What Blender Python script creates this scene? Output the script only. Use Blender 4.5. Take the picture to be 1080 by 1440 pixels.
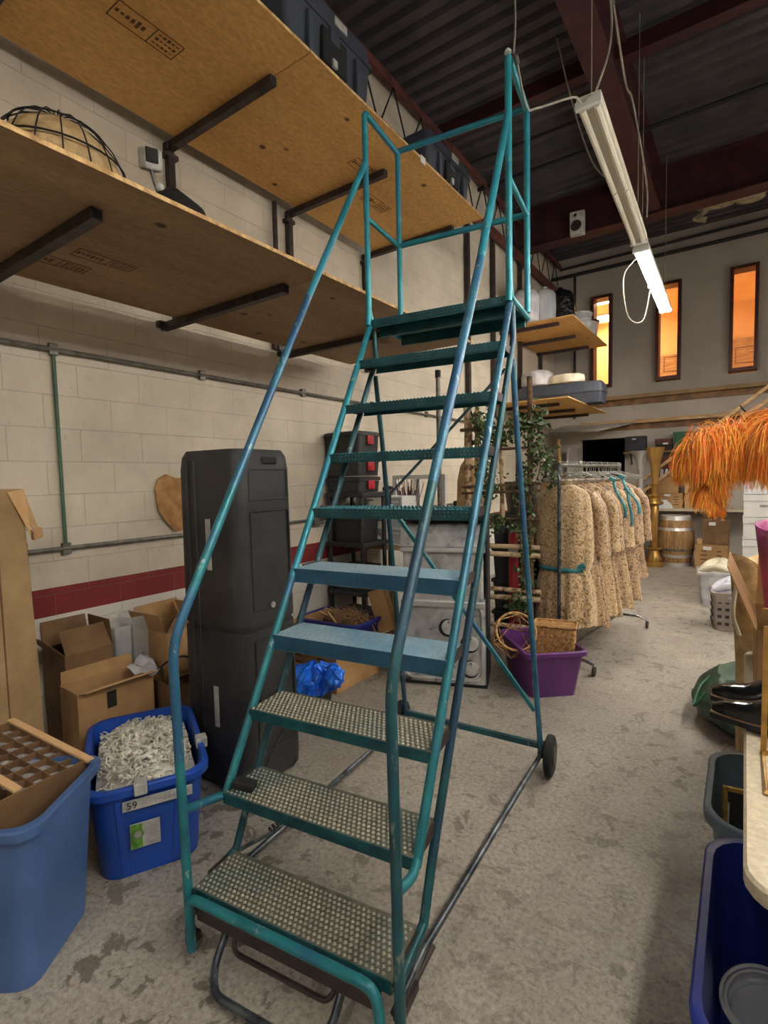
import bpy, bmesh, math, random
from math import sin, cos, pi, radians as rad, sqrt, atan2
from mathutils import Vector as V, Matrix, Euler
random.seed(7)
S = bpy.context.scene
for o in list(bpy.data.objects): bpy.data.objects.remove(o)
COL = S.collection

# ------------------------------------------------------------------ camera
cam_d = bpy.data.cameras.new('camera'); cam = bpy.data.objects.new('camera', cam_d); COL.objects.link(cam)
S.camera = cam
cam_d.sensor_fit = 'VERTICAL'; cam_d.sensor_height = 24.0
cam_d.lens = 727.7 / 1440 * 24.0
cam_d.clip_start = 0.02; cam_d.clip_end = 100
PITCH, ROLL, YAW, CH = rad(3.794), rad(1.263), rad(34.878), 1.66
Fw = V((-sin(YAW) * cos(PITCH), cos(YAW) * cos(PITCH), -sin(PITCH)))
Rt = V((cos(YAW), sin(YAW), 0)); Dn = Fw.cross(Rt)
R2 = cos(ROLL) * Rt + sin(ROLL) * Dn; D2 = -sin(ROLL) * Rt + cos(ROLL) * Dn
m3 = Matrix((R2, -D2, -Fw)).transposed()
cam.matrix_world = Matrix.Translation((0, 0, CH)) @ m3.to_4x4()

# ------------------------------------------------------------------ world, exposure
w = bpy.data.worlds.new('world'); S.world = w; w.use_nodes = True
w.node_tree.nodes['Background'].inputs[0].default_value = (0.35, 0.38, 0.42, 1)
w.node_tree.nodes['Background'].inputs[1].default_value = 0.15
S.view_settings.view_transform = 'Standard'; S.view_settings.look = 'None'
S.view_settings.gamma = 1.0; S.view_settings.use_curve_mapping = False
S.view_settings.exposure = 2.0
LAMP = 18.0          # tube emission strength

# ------------------------------------------------------------------ materials
def srgb(r, g, b):
    f = lambda c: (c / 255 / 12.92) if c / 255 <= .04045 else ((c / 255 + .055) / 1.055) ** 2.4
    return (f(r), f(g), f(b), 1)
class NT:
    def __init__(s, name):
        s.m = bpy.data.materials.new(name); s.m.use_nodes = True; s.t = s.m.node_tree; s.n = s.t.nodes
        s.b = s.n['Principled BSDF']; s.co = s.n.new('ShaderNodeTexCoord').outputs['Object']
    def L(s, a, b): s.t.links.new(a, b)
    def noise(s, scale, detail=4, rough=.55, co=None, dist=0, stretch=None):
        t = s.n.new('ShaderNodeTexNoise'); t.inputs['Scale'].default_value = scale
        t.inputs['Detail'].default_value = detail; t.inputs['Roughness'].default_value = rough
        t.inputs['Distortion'].default_value = dist
        c = co or s.co
        if stretch:
            mp = s.n.new('ShaderNodeMapping'); mp.inputs['Scale'].default_value = stretch; s.L(c, mp.inputs[0]); c = mp.outputs[0]
        s.L(c, t.inputs['Vector']); return t.outputs['Fac']
    def ramp(s, fac, stops):
        r = s.n.new('ShaderNodeValToRGB'); e = r.color_ramp.elements
        while len(e) < len(stops): e.new(.5)
        for i, (p, c) in enumerate(stops):
            e[i].position = p; e[i].color = c if len(c) == 4 else (*c, 1)
        s.L(fac, r.inputs[0]); return r.outputs[0]
    def mix(s, fac, a, b, mode='MIX'):
        x = s.n.new('ShaderNodeMix'); x.data_type = 'RGBA'; x.blend_type = mode
        for i, v in ((0, fac), (6, a), (7, b)):
            if isinstance(v, (int, float)): x.inputs[i].default_value = v
            elif isinstance(v, tuple): x.inputs[i].default_value = v
            else: s.L(v, x.inputs[i])
        return x.outputs[2]
    def math(s, op, a, b=0.0):
        x = s.n.new('ShaderNodeMath'); x.operation = op
        for i, v in ((0, a), (1, b)):
            if isinstance(v, (int, float)): x.inputs[i].default_value = v
            else: s.L(v, x.inputs[i])
        return x.outputs[0]
    def bump(s, h, strength=.3, dist=.01):
        x = s.n.new('ShaderNodeBump'); x.inputs['Strength'].default_value = strength
        x.inputs['Distance'].default_value = dist; s.L(h, x.inputs['Height']); s.L(x.outputs[0], s.b.inputs['Normal'])
    def base(s, c):
        if isinstance(c, tuple): s.b.inputs['Base Color'].default_value = c
        else: s.L(c, s.b.inputs['Base Color'])
    def rough(s, r):
        if isinstance(r, float): s.b.inputs['Roughness'].default_value = r
        else: s.L(r, s.b.inputs['Roughness'])
def mat(name, c1, c2=None, scale=6, rough=.6, metal=0, bump=0, bscale=60, spec=.5, lo=.35, hi=.65, stretch=None, bdist=.01):
    t = NT(name)
    if c2 is None: c2 = tuple(x * .72 for x in c1[:3]) + (1,)
    t.base(t.ramp(t.noise(scale, 5, stretch=stretch), [(lo, c2), (hi, c1)]))
    t.rough(float(rough)); t.b.inputs['Metallic'].default_value = metal
    t.b.inputs['Specular IOR Level'].default_value = spec
    if bump: t.bump(t.noise(bscale, 3, stretch=stretch), bump, bdist)
    return t.m
def emis(name, c, s):
    m = bpy.data.materials.new(name); m.use_nodes = True; n = m.node_tree.nodes
    b = n['Principled BSDF']; b.inputs['Base Color'].default_value = c
    b.inputs['Emission Color'].default_value = c; b.inputs['Emission Strength'].default_value = s
    return m
def glassy(name, c, alpha, rough=.08):
    t = NT(name); t.base(c); t.rough(rough)
    t.b.inputs['Alpha'].default_value = alpha; t.b.inputs['Specular IOR Level'].default_value = .8
    return t.m

M = {}
# painted ladder steel: teal with blue repaint and worn metal
def ladder_mat(name, teal1, teal2, blue, wear, wlo, grime=.5):
    t = NT(name)
    a = t.ramp(t.noise(9, 5), [(.35, teal2), (.65, teal1)])
    b = t.mix(t.ramp(t.noise(1.6, 3, dist=.6), [(.50, (0, 0, 0)), (.60, (1, 1, 1))]), a, blue)
    sc = t.ramp(t.noise(28, 6, .7, stretch=(1, 1, .35)), [(wlo, (0, 0, 0)), (wlo + .09, (1, 1, 1))])
    t.base(t.mix(sc, b, wear)); t.rough(.38); t.b.inputs['Metallic'].default_value = .25
    t.bump(t.noise(70, 3), .08, .003)
    return t.m
M['teal'] = ladder_mat('teal_painted_tube', srgb(44, 132, 140), srgb(30, 100, 112), srgb(48, 100, 134), srgb(160, 176, 172), .60)
M['teal_top'] = ladder_mat('bright_teal_painted_tube', srgb(58, 160, 174), srgb(40, 132, 148), srgb(56, 140, 164), srgb(175, 196, 192), .62)
M['teal_dark'] = ladder_mat('grimy_teal_tube', srgb(34, 92, 98), srgb(34, 72, 80), srgb(38, 70, 92), srgb(126, 132, 124), .60)
M['blue_tube'] = ladder_mat('worn_blue_tube', srgb(62, 122, 146), srgb(44, 92, 118), srgb(50, 92, 128), srgb(150, 176, 184), .58)
M['bare_tube'] = mat('scuffed_steel_tube', srgb(120, 128, 132), srgb(50, 56, 66), 14, .35, .7, .1)
def tread_mat(name, paint, worn, lo, hi, holes=False, sc=2.2):
    t = NT(name)
    geo = t.n.new('ShaderNodeNewGeometry').outputs['Normal']
    sx = t.n.new('ShaderNodeSeparateXYZ'); t.L(geo, sx.inputs[0])
    n = t.ramp(t.noise(sc, 4, .6), [(lo, (0, 0, 0)), (hi, (1, 1, 1))])
    fine = t.ramp(t.noise(60, 4), [(.35, tuple(c * .65 for c in worn[:3])), (.65, worn)])
    t.base(t.mix(n, paint, fine)); t.rough(.55); t.b.inputs['Metallic'].default_value = .2
    t.bump(t.noise(90, 2), .2, .003)
    return t.m
M['tread_worn'] = tread_mat('worn_grip_tread', srgb(78, 124, 124), srgb(176, 172, 154), .2, .46)
M['tread_plate'] = tread_mat('worn_tread_plate', srgb(54, 84, 84), srgb(112, 110, 98), .2, .46)
M['tread_blue'] = tread_mat('repainted_blue_tread', srgb(96, 146, 176), srgb(168, 194, 208), .35, .6)
M['tread_teal'] = tread_mat('teal_grip_tread', srgb(30, 98, 108), srgb(90, 160, 166), .45, .7)
M['lip_teal'] = mat('teal_tread_lip', srgb(24, 92, 96), srgb(16, 60, 68), 12, .45, .2, .15)
M['lip_blue'] = mat('blue_tread_lip', srgb(40, 92, 122), srgb(30, 70, 92), 8, .45, .2, .1)
M['rubber'] = mat('black_rubber', srgb(34, 34, 35), srgb(20, 20, 21), 20, .8)
M['cream_rubber'] = mat('grey_caster_rubber', srgb(120, 120, 105), srgb(70, 70, 62), 30, .7)
M['dark_steel'] = mat('dark_brown_steel', srgb(72, 60, 56), srgb(48, 40, 40), 12, .5, .3, .1)
M['chrome'] = mat('chrome', srgb(150, 150, 152), srgb(95, 95, 98), 8, .25, .9)
M['galv'] = mat('galvanised_conduit', srgb(128, 124, 116), srgb(90, 88, 82), 14, .45, .5)
M['green_wire'] = mat('green_wire', srgb(70, 105, 82), None, 10, .5)

def plywood(name, c1, c2, knots=True):
    t = NT(name)
    g = t.noise(3.2, 8, .65, stretch=(1.0, .16, 1), dist=.6)
    a = t.ramp(g, [(.3, c2), (.7, c1)])
    f = t.ramp(t.noise(42, 4, .6, stretch=(1, .5, 1)), [(.40, (.80, .80, .80)), (.62, (1, 1, 1))])
    a = t.mix(1.0, a, f, 'MULTIPLY')
    if knots:
        v = t.n.new('ShaderNodeTexVoronoi'); v.inputs['Scale'].default_value = 4.2; v.inputs['Randomness'].default_value = 1
        mp = t.n.new('ShaderNodeMapping'); mp.inputs['Scale'].default_value = (1, .75, 1); t.L(t.co, mp.inputs[0]); t.L(mp.outputs[0], v.inputs['Vector'])
        k = t.ramp(v.outputs['Distance'], [(.065, (.16, .09, .05)), (.11, (1, 1, 1))])
        pick = t.ramp(t.noise(.9, 2), [(.36, (0, 0, 0)), (.42, (1, 1, 1))])
        a = t.mix(pick, a, t.mix(1.0, a, k, 'MULTIPLY'))
    t.base(a); t.rough(.7); t.bump(g, .1, .004)
    return t.m
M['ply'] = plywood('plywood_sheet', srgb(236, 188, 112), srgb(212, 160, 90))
M['ply_low'] = plywood('shade_tinted_plywood_sheet', srgb(176, 144, 104), srgb(140, 110, 76))  # same plywood, underside shade of the lower shelf put into a darker tint
M['ply_edge'] = mat('plywood_edge', srgb(222, 186, 130), srgb(170, 130, 80), 30, .7)
M['pine'] = mat('pine_wood', srgb(205, 172, 122), srgb(165, 128, 82), 5, .6, 0, .1, stretch=(1, 1, 6))
M['wood_mid'] = mat('brown_wood', srgb(150, 110, 70), srgb(100, 70, 45), 6, .6)
M['stamp'] = mat('black_stamp_ink', srgb(110, 76, 40), srgb(80, 55, 30), 60, .8)

def cardboard(name, c1, c2):
    t = NT(name)
    a = t.ramp(t.noise(4, 5), [(.3, c2), (.7, c1)])
    t.base(a); t.rough(.82); t.bump(t.noise(3, 2, stretch=(60, 1, 1)), .08, .003); return t.m
M['card'] = cardboard('cardboard', srgb(186, 148, 102), srgb(152, 116, 76))
M['card_tan'] = cardboard('tan_cardboard', srgb(176, 148, 108), srgb(140, 112, 76))
M['card_dark'] = cardboard('brown_cardboard', srgb(132, 100, 68), srgb(96, 70, 46))
M['card_pale'] = cardboard('pale_cardboard', srgb(214, 176, 130), srgb(188, 148, 102))
M['tape'] = mat('clear_tape', srgb(190, 170, 140), None, 8, .25)
def plastic(name, c1, rough=.42, k=.75, scale=5): return mat(name, c1, tuple(x * k for x in c1[:3]) + (1,), scale, rough, 0, .05, 30)
M['bin_steel'] = plastic('dusty_blue_plastic', srgb(74, 106, 158), .5)
M['bin_blue'] = plastic('royal_blue_plastic', srgb(28, 78, 176), .4)
M['bin_navy'] = plastic('navy_blue_plastic', srgb(30, 44, 128), .4)
M['bin_purple'] = plastic('purple_plastic', srgb(112, 56, 132), .45)
M['bin_grey'] = plastic('slate_grey_plastic', srgb(98, 116, 130), .5)
M['black_pl'] = plastic('black_plastic', srgb(46, 46, 48), .5, .7)
M['case_pl'] = mat('scuffed_black_case_plastic', srgb(60, 60, 61), srgb(38, 38, 40), 3, .55, 0, .15, 120, .4, bdist=.002)
M['grey_tote'] = plastic('charcoal_tote_plastic', srgb(74, 80, 92), .5)
M['red'] = plastic('red_plastic', srgb(190, 44, 58), .4)
M['white'] = plastic('white_plastic', srgb(222, 222, 220), .5, .88)
M['white_lamp'] = plastic('white_enamel', srgb(226, 222, 205), .4, .9)
M['tape_white'] = mat('white_tape', srgb(190, 190, 184), srgb(150, 150, 145), 14, .6)
M['ink'] = mat('black_marker_ink', srgb(26, 26, 40), None, 8, .6)
M['faint_ink'] = mat('faded_marker_ink', srgb(140, 120, 130), srgb(170, 160, 160), 30, .6)
M['label_green'] = mat('green_label_print', srgb(110, 170, 60), srgb(60, 110, 40), 30, .5)
M['cord'] = mat('off_white_cord', srgb(222, 218, 206), srgb(170, 165, 152), 12, .5)
M['glass'] = glassy('drinking_glass', (.9, .95, .95, 1), .22, .03)
M['clear_pl'] = glassy('clear_plastic', (.82, .85, .85, 1), .30, .15)
M['cleardark'] = glassy('clear_bag_film', (.85, .88, .9, 1), .38, .12)
M['blue_bag'] = mat('blue_plastic_bag', srgb(40, 130, 250), srgb(20, 92, 220), 8, .25, 0, .8, 22)
M['bag_white'] = mat('white_sack_cloth', srgb(214, 212, 216), srgb(170, 168, 176), 6, .6, 0, .4, 12)
M['bag_black'] = mat('black_garbage_film', srgb(22, 22, 24), srgb(12, 12, 13), 6, .22, 0, .7, 14, bdist=.03)
M['linen'] = mat('cream_linen', srgb(236, 228, 206), srgb(205, 194, 168), 7, .8, 0, .3, 25)
M['linen_white'] = mat('white_linen', srgb(236, 236, 246), srgb(200, 200, 216), 7, .8, 0, .3, 25)
M['green_cloth'] = mat('dark_green_nylon', srgb(62, 92, 72), srgb(26, 46, 36), 7, .45, 0, .4, 14)
M['leather'] = mat('black_polished_leather', srgb(26, 26, 28), srgb(16, 16, 17), 5, .16, 0, .05, 30)
M['welt'] = mat('tan_welt_stitching', srgb(150, 118, 96), None, 40, .6)
M['brass'] = mat('brass', srgb(206, 166, 98), srgb(170, 128, 64), 3, .3, .8)
M['gold_frame'] = mat('gilt_metal', srgb(196, 158, 88), srgb(140, 104, 50), 12, .35, .7)
M['silver'] = mat('silver', srgb(222, 222, 222), srgb(196, 196, 196), 3, .3, .7)
M['steel_dull'] = None
t = NT('smoky_stainless_steel')
t.base(t.ramp(t.noise(5.5, 5, .6, dist=.4), [(.30, srgb(60, 60, 62)), (.42, srgb(168, 168, 168)), (.75, srgb(222, 222, 222))]))
t.b.inputs['Metallic'].default_value = .45; t.rough(t.ramp(t.noise(10, 3), [(.3, (.25, .25, .25)), (.7, (.5, .5, .5))])); M['steel_dull'] = t.m
M['wicker'] = mat('wicker', srgb(206, 160, 104), srgb(140, 96, 52), 40, .6, 0, .6, 60)
M['burlap'] = mat('burlap', srgb(212, 184, 136), srgb(176, 146, 100), 18, .85, 0, .5, 80)
M['straw'] = mat('straw', srgb(176, 146, 104), srgb(120, 92, 62), 20, .8)
M['hanger'] = mat('hanger_wire', srgb(198, 198, 194), srgb(150, 150, 146), 20, .35, .5)
M['belt'] = mat('teal_satin_belt', srgb(70, 158, 166), srgb(30, 96, 106), 12, .35)
M['pink'] = mat('magenta_satin', srgb(176, 74, 140), srgb(120, 34, 84), 5, .4, 0, .2, 12)
M['pelt'] = mat('tan_hide', srgb(176, 134, 84), srgb(138, 98, 58), 14, .9)
M['barrel'] = mat('oak_staves', srgb(172, 134, 88), srgb(120, 88, 54), 4, .6, 0, .3, 12, stretch=(9, 9, 1))
M['birch'] = mat('birch_bark', srgb(208, 184, 148), srgb(120, 88, 62), 16, .8, 0, .3, 30, lo=.38, hi=.52)
M['bark'] = mat('brown_bark', srgb(120, 92, 68), srgb(72, 54, 42), 16, .9, 0, .4, 30)
M['leaf'] = mat('ivy_leaf', srgb(92, 112, 62), srgb(42, 62, 34), 9, .55)
M['leaf_pale'] = mat('pale_frosted_leaf', srgb(140, 158, 128), srgb(90, 112, 86), 9, .6)
M['red_iron'] = mat('oxide_red_steel', srgb(74, 34, 38), srgb(50, 24, 30), 4, .6, .1, .05)
M['rust_iron'] = mat('rusty_red_steel', srgb(118, 66, 58), srgb(70, 40, 38), 6, .6, .1, .05)
M['dark_iron'] = mat('dark_pipe', srgb(44, 42, 44), srgb(30, 30, 32), 4, .5, .2)
M['cable'] = mat('grey_cable', srgb(170, 165, 152), srgb(130, 126, 116), 8, .5)
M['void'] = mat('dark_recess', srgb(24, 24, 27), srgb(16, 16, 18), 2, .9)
M['crate'] = plastic('black_crate_plastic', srgb(36, 38, 46), .6)
M['green_pl'] = plastic('green_plastic', srgb(34, 96, 62), .5)
M['grey_basket'] = plastic('translucent_grey_plastic', srgb(158, 146, 138), .5)
M['frame_red'] = mat('varnished_red_wood', srgb(96, 44, 30), srgb(62, 28, 20), 8, .45)
M['table'] = mat('speckled_folding_table_top', srgb(206, 196, 172), srgb(184, 172, 148), 60, .55, 0, .15, 90, bdist=.002)
M['putty'] = mat('spray_foam', srgb(190, 180, 150), srgb(150, 138, 112), 14, .9, 0, .5, 20)

# painted block wall
def block_wall(name, c1, c2, stripe):
    t = NT(name)
    mp = t.n.new('ShaderNodeMapping'); mp.vector_type = 'POINT'
    sep = t.n.new('ShaderNodeSeparateXYZ'); t.L(t.co, sep.inputs[0])
    cmb = t.n.new('ShaderNodeCombineXYZ'); t.L(sep.outputs[1], cmb.inputs[0]); t.L(sep.outputs[2], cmb.inputs[1])
    br = t.n.new('ShaderNodeTexBrick'); t.L(cmb.outputs[0], br.inputs['Vector'])
    br.inputs['Scale'].default_value = 1; br.inputs['Brick Width'].default_value = .4; br.inputs['Row Height'].default_value = .2
    br.inputs['Mortar Size'].default_value = .004; br.inputs['Mortar Smooth'].default_value = .6
    g = t.noise(2.2, 6, .62)
    a = t.ramp(g, [(.3, c2), (.65, c1)])
    sp = t.ramp(t.noise(26, 6, .7), [(.28, (.72, .70, .66)), (.40, (1, 1, 1))])
    a = t.mix(1.0, a, sp, 'MULTIPLY')
    z = sep.outputs[2]
    low = t.math('LESS_THAN', z, .87)
    a = t.mix(low, a, srgb(206, 202, 194))
    ins = t.math('MULTIPLY', t.math('GREATER_THAN', z, .87), t.math('LESS_THAN', z, 1.04))
    a = t.mix(ins, a, t.ramp(t.noise(5, 4), [(.3, tuple(c * .8 for c in stripe[:3])), (.7, stripe)]))
    grout = t.math('MULTIPLY', br.outputs['Fac'], .28)
    a = t.mix(grout, a, (.23, .20, .17, 1))
    t.base(a); t.rough(.62)
    h = t.math('ADD', t.math('MULTIPLY', br.outputs['Fac'], -1.0), t.math('MULTIPLY', t.noise(40, 5), .35))
    t.bump(h, .55, .006)
    return t.m
M['block'] = block_wall('painted_block_wall', srgb(206, 196, 178), srgb(184, 174, 156), srgb(128, 34, 34))
M['drywall'] = mat('grey_drywall', srgb(186, 178, 168), srgb(170, 162, 152), 1.2, .8, 0, .05, 10)
t = NT('concrete_floor')
big = t.ramp(t.noise(.9, 5, .6), [(.3, srgb(138, 131, 122)), (.7, srgb(170, 163, 153))])
speck = t.ramp(t.noise(48, 6, .8), [(.34, (.42, .40, .38)), (.48, (.92, .92, .92)), (.62, (1.3, 1.28, 1.24))])
c = t.mix(.85, big, speck, 'MULTIPLY')
st = t.noise(9.5, 7, .62, dist=.5)
area = t.ramp(t.noise(.55, 2), [(.36, (0, 0, 0)), (.60, (1, 1, 1))])
mask = t.math('MULTIPLY', t.ramp(st, [(.56, (0, 0, 0)), (.59, (1, 1, 1))]), t.math('ADD', t.math('MULTIPLY', area, .60), .12))
c = t.mix(mask, c, srgb(84, 76, 66))
st2 = t.ramp(t.noise(16, 5, .6), [(.60, (0, 0, 0)), (.66, (1, 1, 1))])
c = t.mix(t.math('MULTIPLY', st2, .3), c, srgb(190, 178, 160))
t.base(c); t.rough(t.ramp(t.noise(4, 4), [(.3, (.45, .45, .45)), (.7, (.68, .68, .68))])); t.bump(t.noise(55, 5), .35, .003); M['floor'] = t.m
M['deck'] = mat('dusty_steel_deck', srgb(76, 71, 76), srgb(58, 55, 59), 3, .65, .1, .15, 40)
# brocade
def brocade(name, c1, c2, seed):
    t = NT(name)
    mp = t.n.new('ShaderNodeMapping'); mp.inputs['Location'].default_value = (seed, seed * 2, 0); t.L(t.co, mp.inputs[0])
    n = t.noise(24, 3, .6, co=mp.outputs[0], dist=2.2)
    v = t.n.new('ShaderNodeTexVoronoi'); v.inputs['Scale'].default_value = 30; t.L(mp.outputs[0], v.inputs['Vector'])
    f = t.math('MULTIPLY', t.ramp(n, [(.43, (0, 0, 0)), (.49, (1, 1, 1)), (.55, (1, 1, 1)), (.60, (.25, .25, .25))]), 1.0)
    t.base(t.mix(f, c2, c1)); t.rough(.55); t.b.inputs['Sheen Weight'].default_value = .3
    t.bump(n, .35, .006); return t.m
M['coat_a'] = brocade('gold_brocade', srgb(214, 186, 144), srgb(128, 98, 64), 0)
M['coat_b'] = brocade('beige_brocade', srgb(202, 172, 134), srgb(116, 88, 60), 3)
M['coat_c'] = brocade('rose_gold_brocade', srgb(190, 158, 124), srgb(108, 80, 58), 7)
def feather(name, c1, c2):
    t = NT(name); t.base(t.ramp(t.noise(7, 4), [(.35, c2), (.65, c1)])); t.rough(.6)
    t.b.inputs['Sheen Weight'].default_value = .4; return t.m
M['f_hi'] = feather('orange_feather', srgb(255, 196, 70), srgb(255, 168, 44))
M['f_lo'] = feather('deep_orange_feather', srgb(255, 150, 40), srgb(250, 122, 24))
M['tube_on'] = emis('lit_fluorescent_tube', (1, .95, .88, 1), LAMP)
M['warm_on'] = emis('lit_warm_panel', (1, .76, .47, 1), 8)
M['warm_wall'] = mat('warm_panelled_wall', srgb(250, 214, 160), srgb(240, 198, 140), 2, .7)

# ------------------------------------------------------------------ mesh helpers
class MB:
    def __init__(s): s.bm = bmesh.new()
    def face(s, pts):
        vs = [s.bm.verts.new(p) for p in pts]; return s.bm.faces.new(vs)
    def grid(s, rows, close_u=False, close_v=False):
        vv = [[s.bm.verts.new(p) for p in r] for r in rows]; n = len(vv); m = len(vv[0])
        for i in range(n if close_v else n - 1):
            for j in range(m if close_u else m - 1):
                a, b = vv[i], vv[(i + 1) % n]; k = (j + 1) % m
                try: s.bm.faces.new((a[j], a[k], b[k], b[j]))
                except ValueError: pass
        return vv
    def box(s, c, d, rot=None):
        R = Euler(rot).to_matrix() if rot and not isinstance(rot, Matrix) else (rot or Matrix.Identity(3))
        c = V(c); h = [x / 2 for x in d]
        vs = [s.bm.verts.new(c + R @ V((x * h[0], y * h[1], z * h[2]))) for x in (-1, 1) for y in (-1, 1) for z in (-1, 1)]
        for f in ((0, 1, 3, 2), (4, 6, 7, 5), (0, 4, 5, 1), (2, 3, 7, 6), (0, 2, 6, 4), (1, 5, 7, 3)):
            s.bm.faces.new([vs[i] for i in f])
        return s
    def bar(s, a, b, wd, ht, up=(0, 0, 1)):
        a, b = V(a), V(b); x = (b - a); L = x.length; x.normalize(); u = V(up)
        y = u.cross(x)
        if y.length < 1e-4: y = V((0, 1, 0)).cross(x)
        y.normalize(); z = x.cross(y)
        return s.box((a + b) / 2, (L, wd, ht), Matrix((x, y, z)).transposed())
    def loft(s, loops, cap0=True, cap1=True):
        vv = s.grid(loops, close_u=True)
        if cap0: s.bm.faces.new(list(reversed(vv[0])))
        if cap1: s.bm.faces.new(vv[-1])
        return s
    def tube(s, pts, r, seg=8, closed=False, cap=True):
        pts = [V(p) for p in pts]; n = len(pts); rs = r if isinstance(r, (list, tuple)) else [r] * n
        T = []
        for i in range(n):
            if closed: d = pts[(i + 1) % n] - pts[i - 1]
            else: d = pts[min(i + 1, n - 1)] - pts[max(i - 1, 0)]
            if d.length < 1e-9: d = V((0, 0, 1))
            T.append(d.normalized())
        nrm = T[0].orthogonal().normalized(); loops = []
        for i in range(n):
            nrm = (nrm - T[i] * nrm.dot(T[i]))
            nrm = nrm.normalized() if nrm.length > 1e-6 else T[i].orthogonal().normalized()
            b = T[i].cross(nrm)
            loops.append([pts[i] + rs[i] * (cos(2 * pi * k / seg) * nrm + sin(2 * pi * k / seg) * b) for k in range(seg)])
        if closed: s.grid(loops, True, True)
        else: s.loft(loops, cap, cap)
        return s
    def cyl(s, a, b, r, r2=None, seg=16): return s.tube([a, b], [r, r if r2 is None else r2], seg)
    def lathe(s, prof, c=(0, 0, 0), seg=20, axis=None, cap=True):
        c = V(c); Q = axis or Matrix.Identity(3)
        loops = [[c + Q @ V((r * cos(2 * pi * k / seg), r * sin(2 * pi * k / seg), z)) for k in range(seg)] for r, z in prof]
        return s.loft(loops, cap, cap)
    def sph(s, c, r, sc=(1, 1, 1), u=12, v=8):
        n0 = [(max(sin(pi * i / v), .001), -cos(pi * i / v)) for i in range(v + 1)]
        loops = [[V(c) + V((r * sc[0] * a * cos(2 * pi * k / u), r * sc[1] * a * sin(2 * pi * k / u), r * sc[2] * z)) for k in range(u)] for a, z in n0]
        return s.loft(loops)
    def prism(s, pts, th, off=(0, 0, 0)):
        pts = [V(p) for p in pts]; n = (pts[1] - pts[0]).cross(pts[2] - pts[1]).normalized() * th
        return s.loft([pts, [p + n for p in pts]])
    def build(s, name, m, parent=None, smooth=False, bevel=0, sub=0, seg=2, solid=0):
        bmesh.ops.recalc_face_normals(s.bm, faces=s.bm.faces)
        me = bpy.data.meshes.new(name); s.bm.to_mesh(me); s.bm.free()
        me.materials.append(M[m] if isinstance(m, str) else m)
        if smooth:
            for p in me.polygons: p.use_smooth = True
        o = bpy.data.objects.new(name, me); COL.objects.link(o)
        if parent: o.parent = parent
        if solid:
            k = o.modifiers.new('solid', 'SOLIDIFY'); k.thickness = solid
        if bevel:
            k = o.modifiers.new('bevel', 'BEVEL'); k.width = bevel; k.segments = seg; k.limit_method = 'ANGLE'
        if sub:
            k = o.modifiers.new('sub', 'SUBSURF'); k.levels = sub; k.render_levels = sub
        if smooth and not sub: 
            try: me.set_sharp_from_angle(angle=rad(38))
            except Exception: pass
        return o
def tag(o, label=None, cat=None, group=None, kind=None):
    for k, v in (('label', label), ('category', cat), ('group', group), ('kind', kind)):
        if v: o[k] = v
    return o
def thing(name, label, cat, loc=(0, 0, 0), rz=0, group=None, rot=None):
    o = bpy.data.objects.new(name, None); COL.objects.link(o); o.empty_display_size = .1
    o.location = loc; o.rotation_euler = rot or (0, 0, rz); return tag(o, label, cat, group)
def struct(name, mb, m, **k): return tag(mb.build(name, m, **k), kind='structure')
def dup(root, loc, rz=None, label=None, scale=None, rot=None):
    def rec(o, par):
        c = o.copy(); COL.objects.link(c)
        if par: c.parent = par
        for ch in [x for x in bpy.data.objects if x.parent == o]: rec(ch, c)
        return c
    r = rec(root, None); r.location = loc
    if rz is not None: r.rotation_euler = (0, 0, rz)
    if rot: r.rotation_euler = rot
    if label: r['label'] = label
    if scale: r.scale = scale
    return r
def fillet(pts, rad_, n=5):
    pts = [V(p) for p in pts]; out = [pts[0]]
    for i in range(1, len(pts) - 1):
        a, b, c = pts[i - 1], pts[i], pts[i + 1]; r = min(rad_, (a - b).length * .45, (c - b).length * .45)
        p, q = b + (a - b).normalized() * r, b + (c - b).normalized() * r
        for k in range(n + 1):
            t_ = k / n; out.append((1 - t_) ** 2 * p + 2 * t_ * (1 - t_) * b + t_ ** 2 * q)
    return out + [pts[-1]]
def catmull(pts, n=8):
    P = [V(p) for p in pts]; P = [P[0] * 2 - P[1]] + P + [P[-1] * 2 - P[-2]]; out = []
    for i in range(1, len(P) - 2):
        for k in range(n):
            t_ = k / n; a, b, c, d = P[i - 1:i + 3]
            out.append(.5 * ((2 * b) + (c - a) * t_ + (2 * a - 5 * b + 4 * c - d) * t_ ** 2 + (3 * b - a - 3 * c + d) * t_ ** 3))
    return out + [P[-2]]
def rrect(w_, l_, r, z, cx=0, cy=0, n=5):
    r = min(r, w_ / 2 - .001, l_ / 2 - .001); o = []
    for sx, sy, a0 in ((1, 1, 0), (-1, 1, 90), (-1, -1, 180), (1, -1, 270)):
        for k in range(n + 1):
            a = rad(a0 + 90 * k / n); o.append(V((cx + sx * (w_ / 2 - r) + r * cos(a), cy + sy * (l_ / 2 - r) + r * sin(a), z)))
    return o
def textmesh(name, s_, size, m, parent, loc, rot):
    cu = bpy.data.curves.new('t', 'FONT'); cu.body = s_; cu.size = size; cu.align_x = 'CENTER'; cu.align_y = 'CENTER'; cu.extrude = .0004
    to = bpy.data.objects.new('t', cu); COL.objects.link(to)
    dg = bpy.context.evaluated_depsgraph_get(); me = bpy.data.meshes.new_from_object(to.evaluated_get(dg))
    bpy.data.objects.remove(to); me.materials.clear(); me.materials.append(M[m])
    o = bpy.data.objects.new(name, me); COL.objects.link(o); o.parent = parent; o.location = loc; o.rotation_euler = rot
    return o

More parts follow.
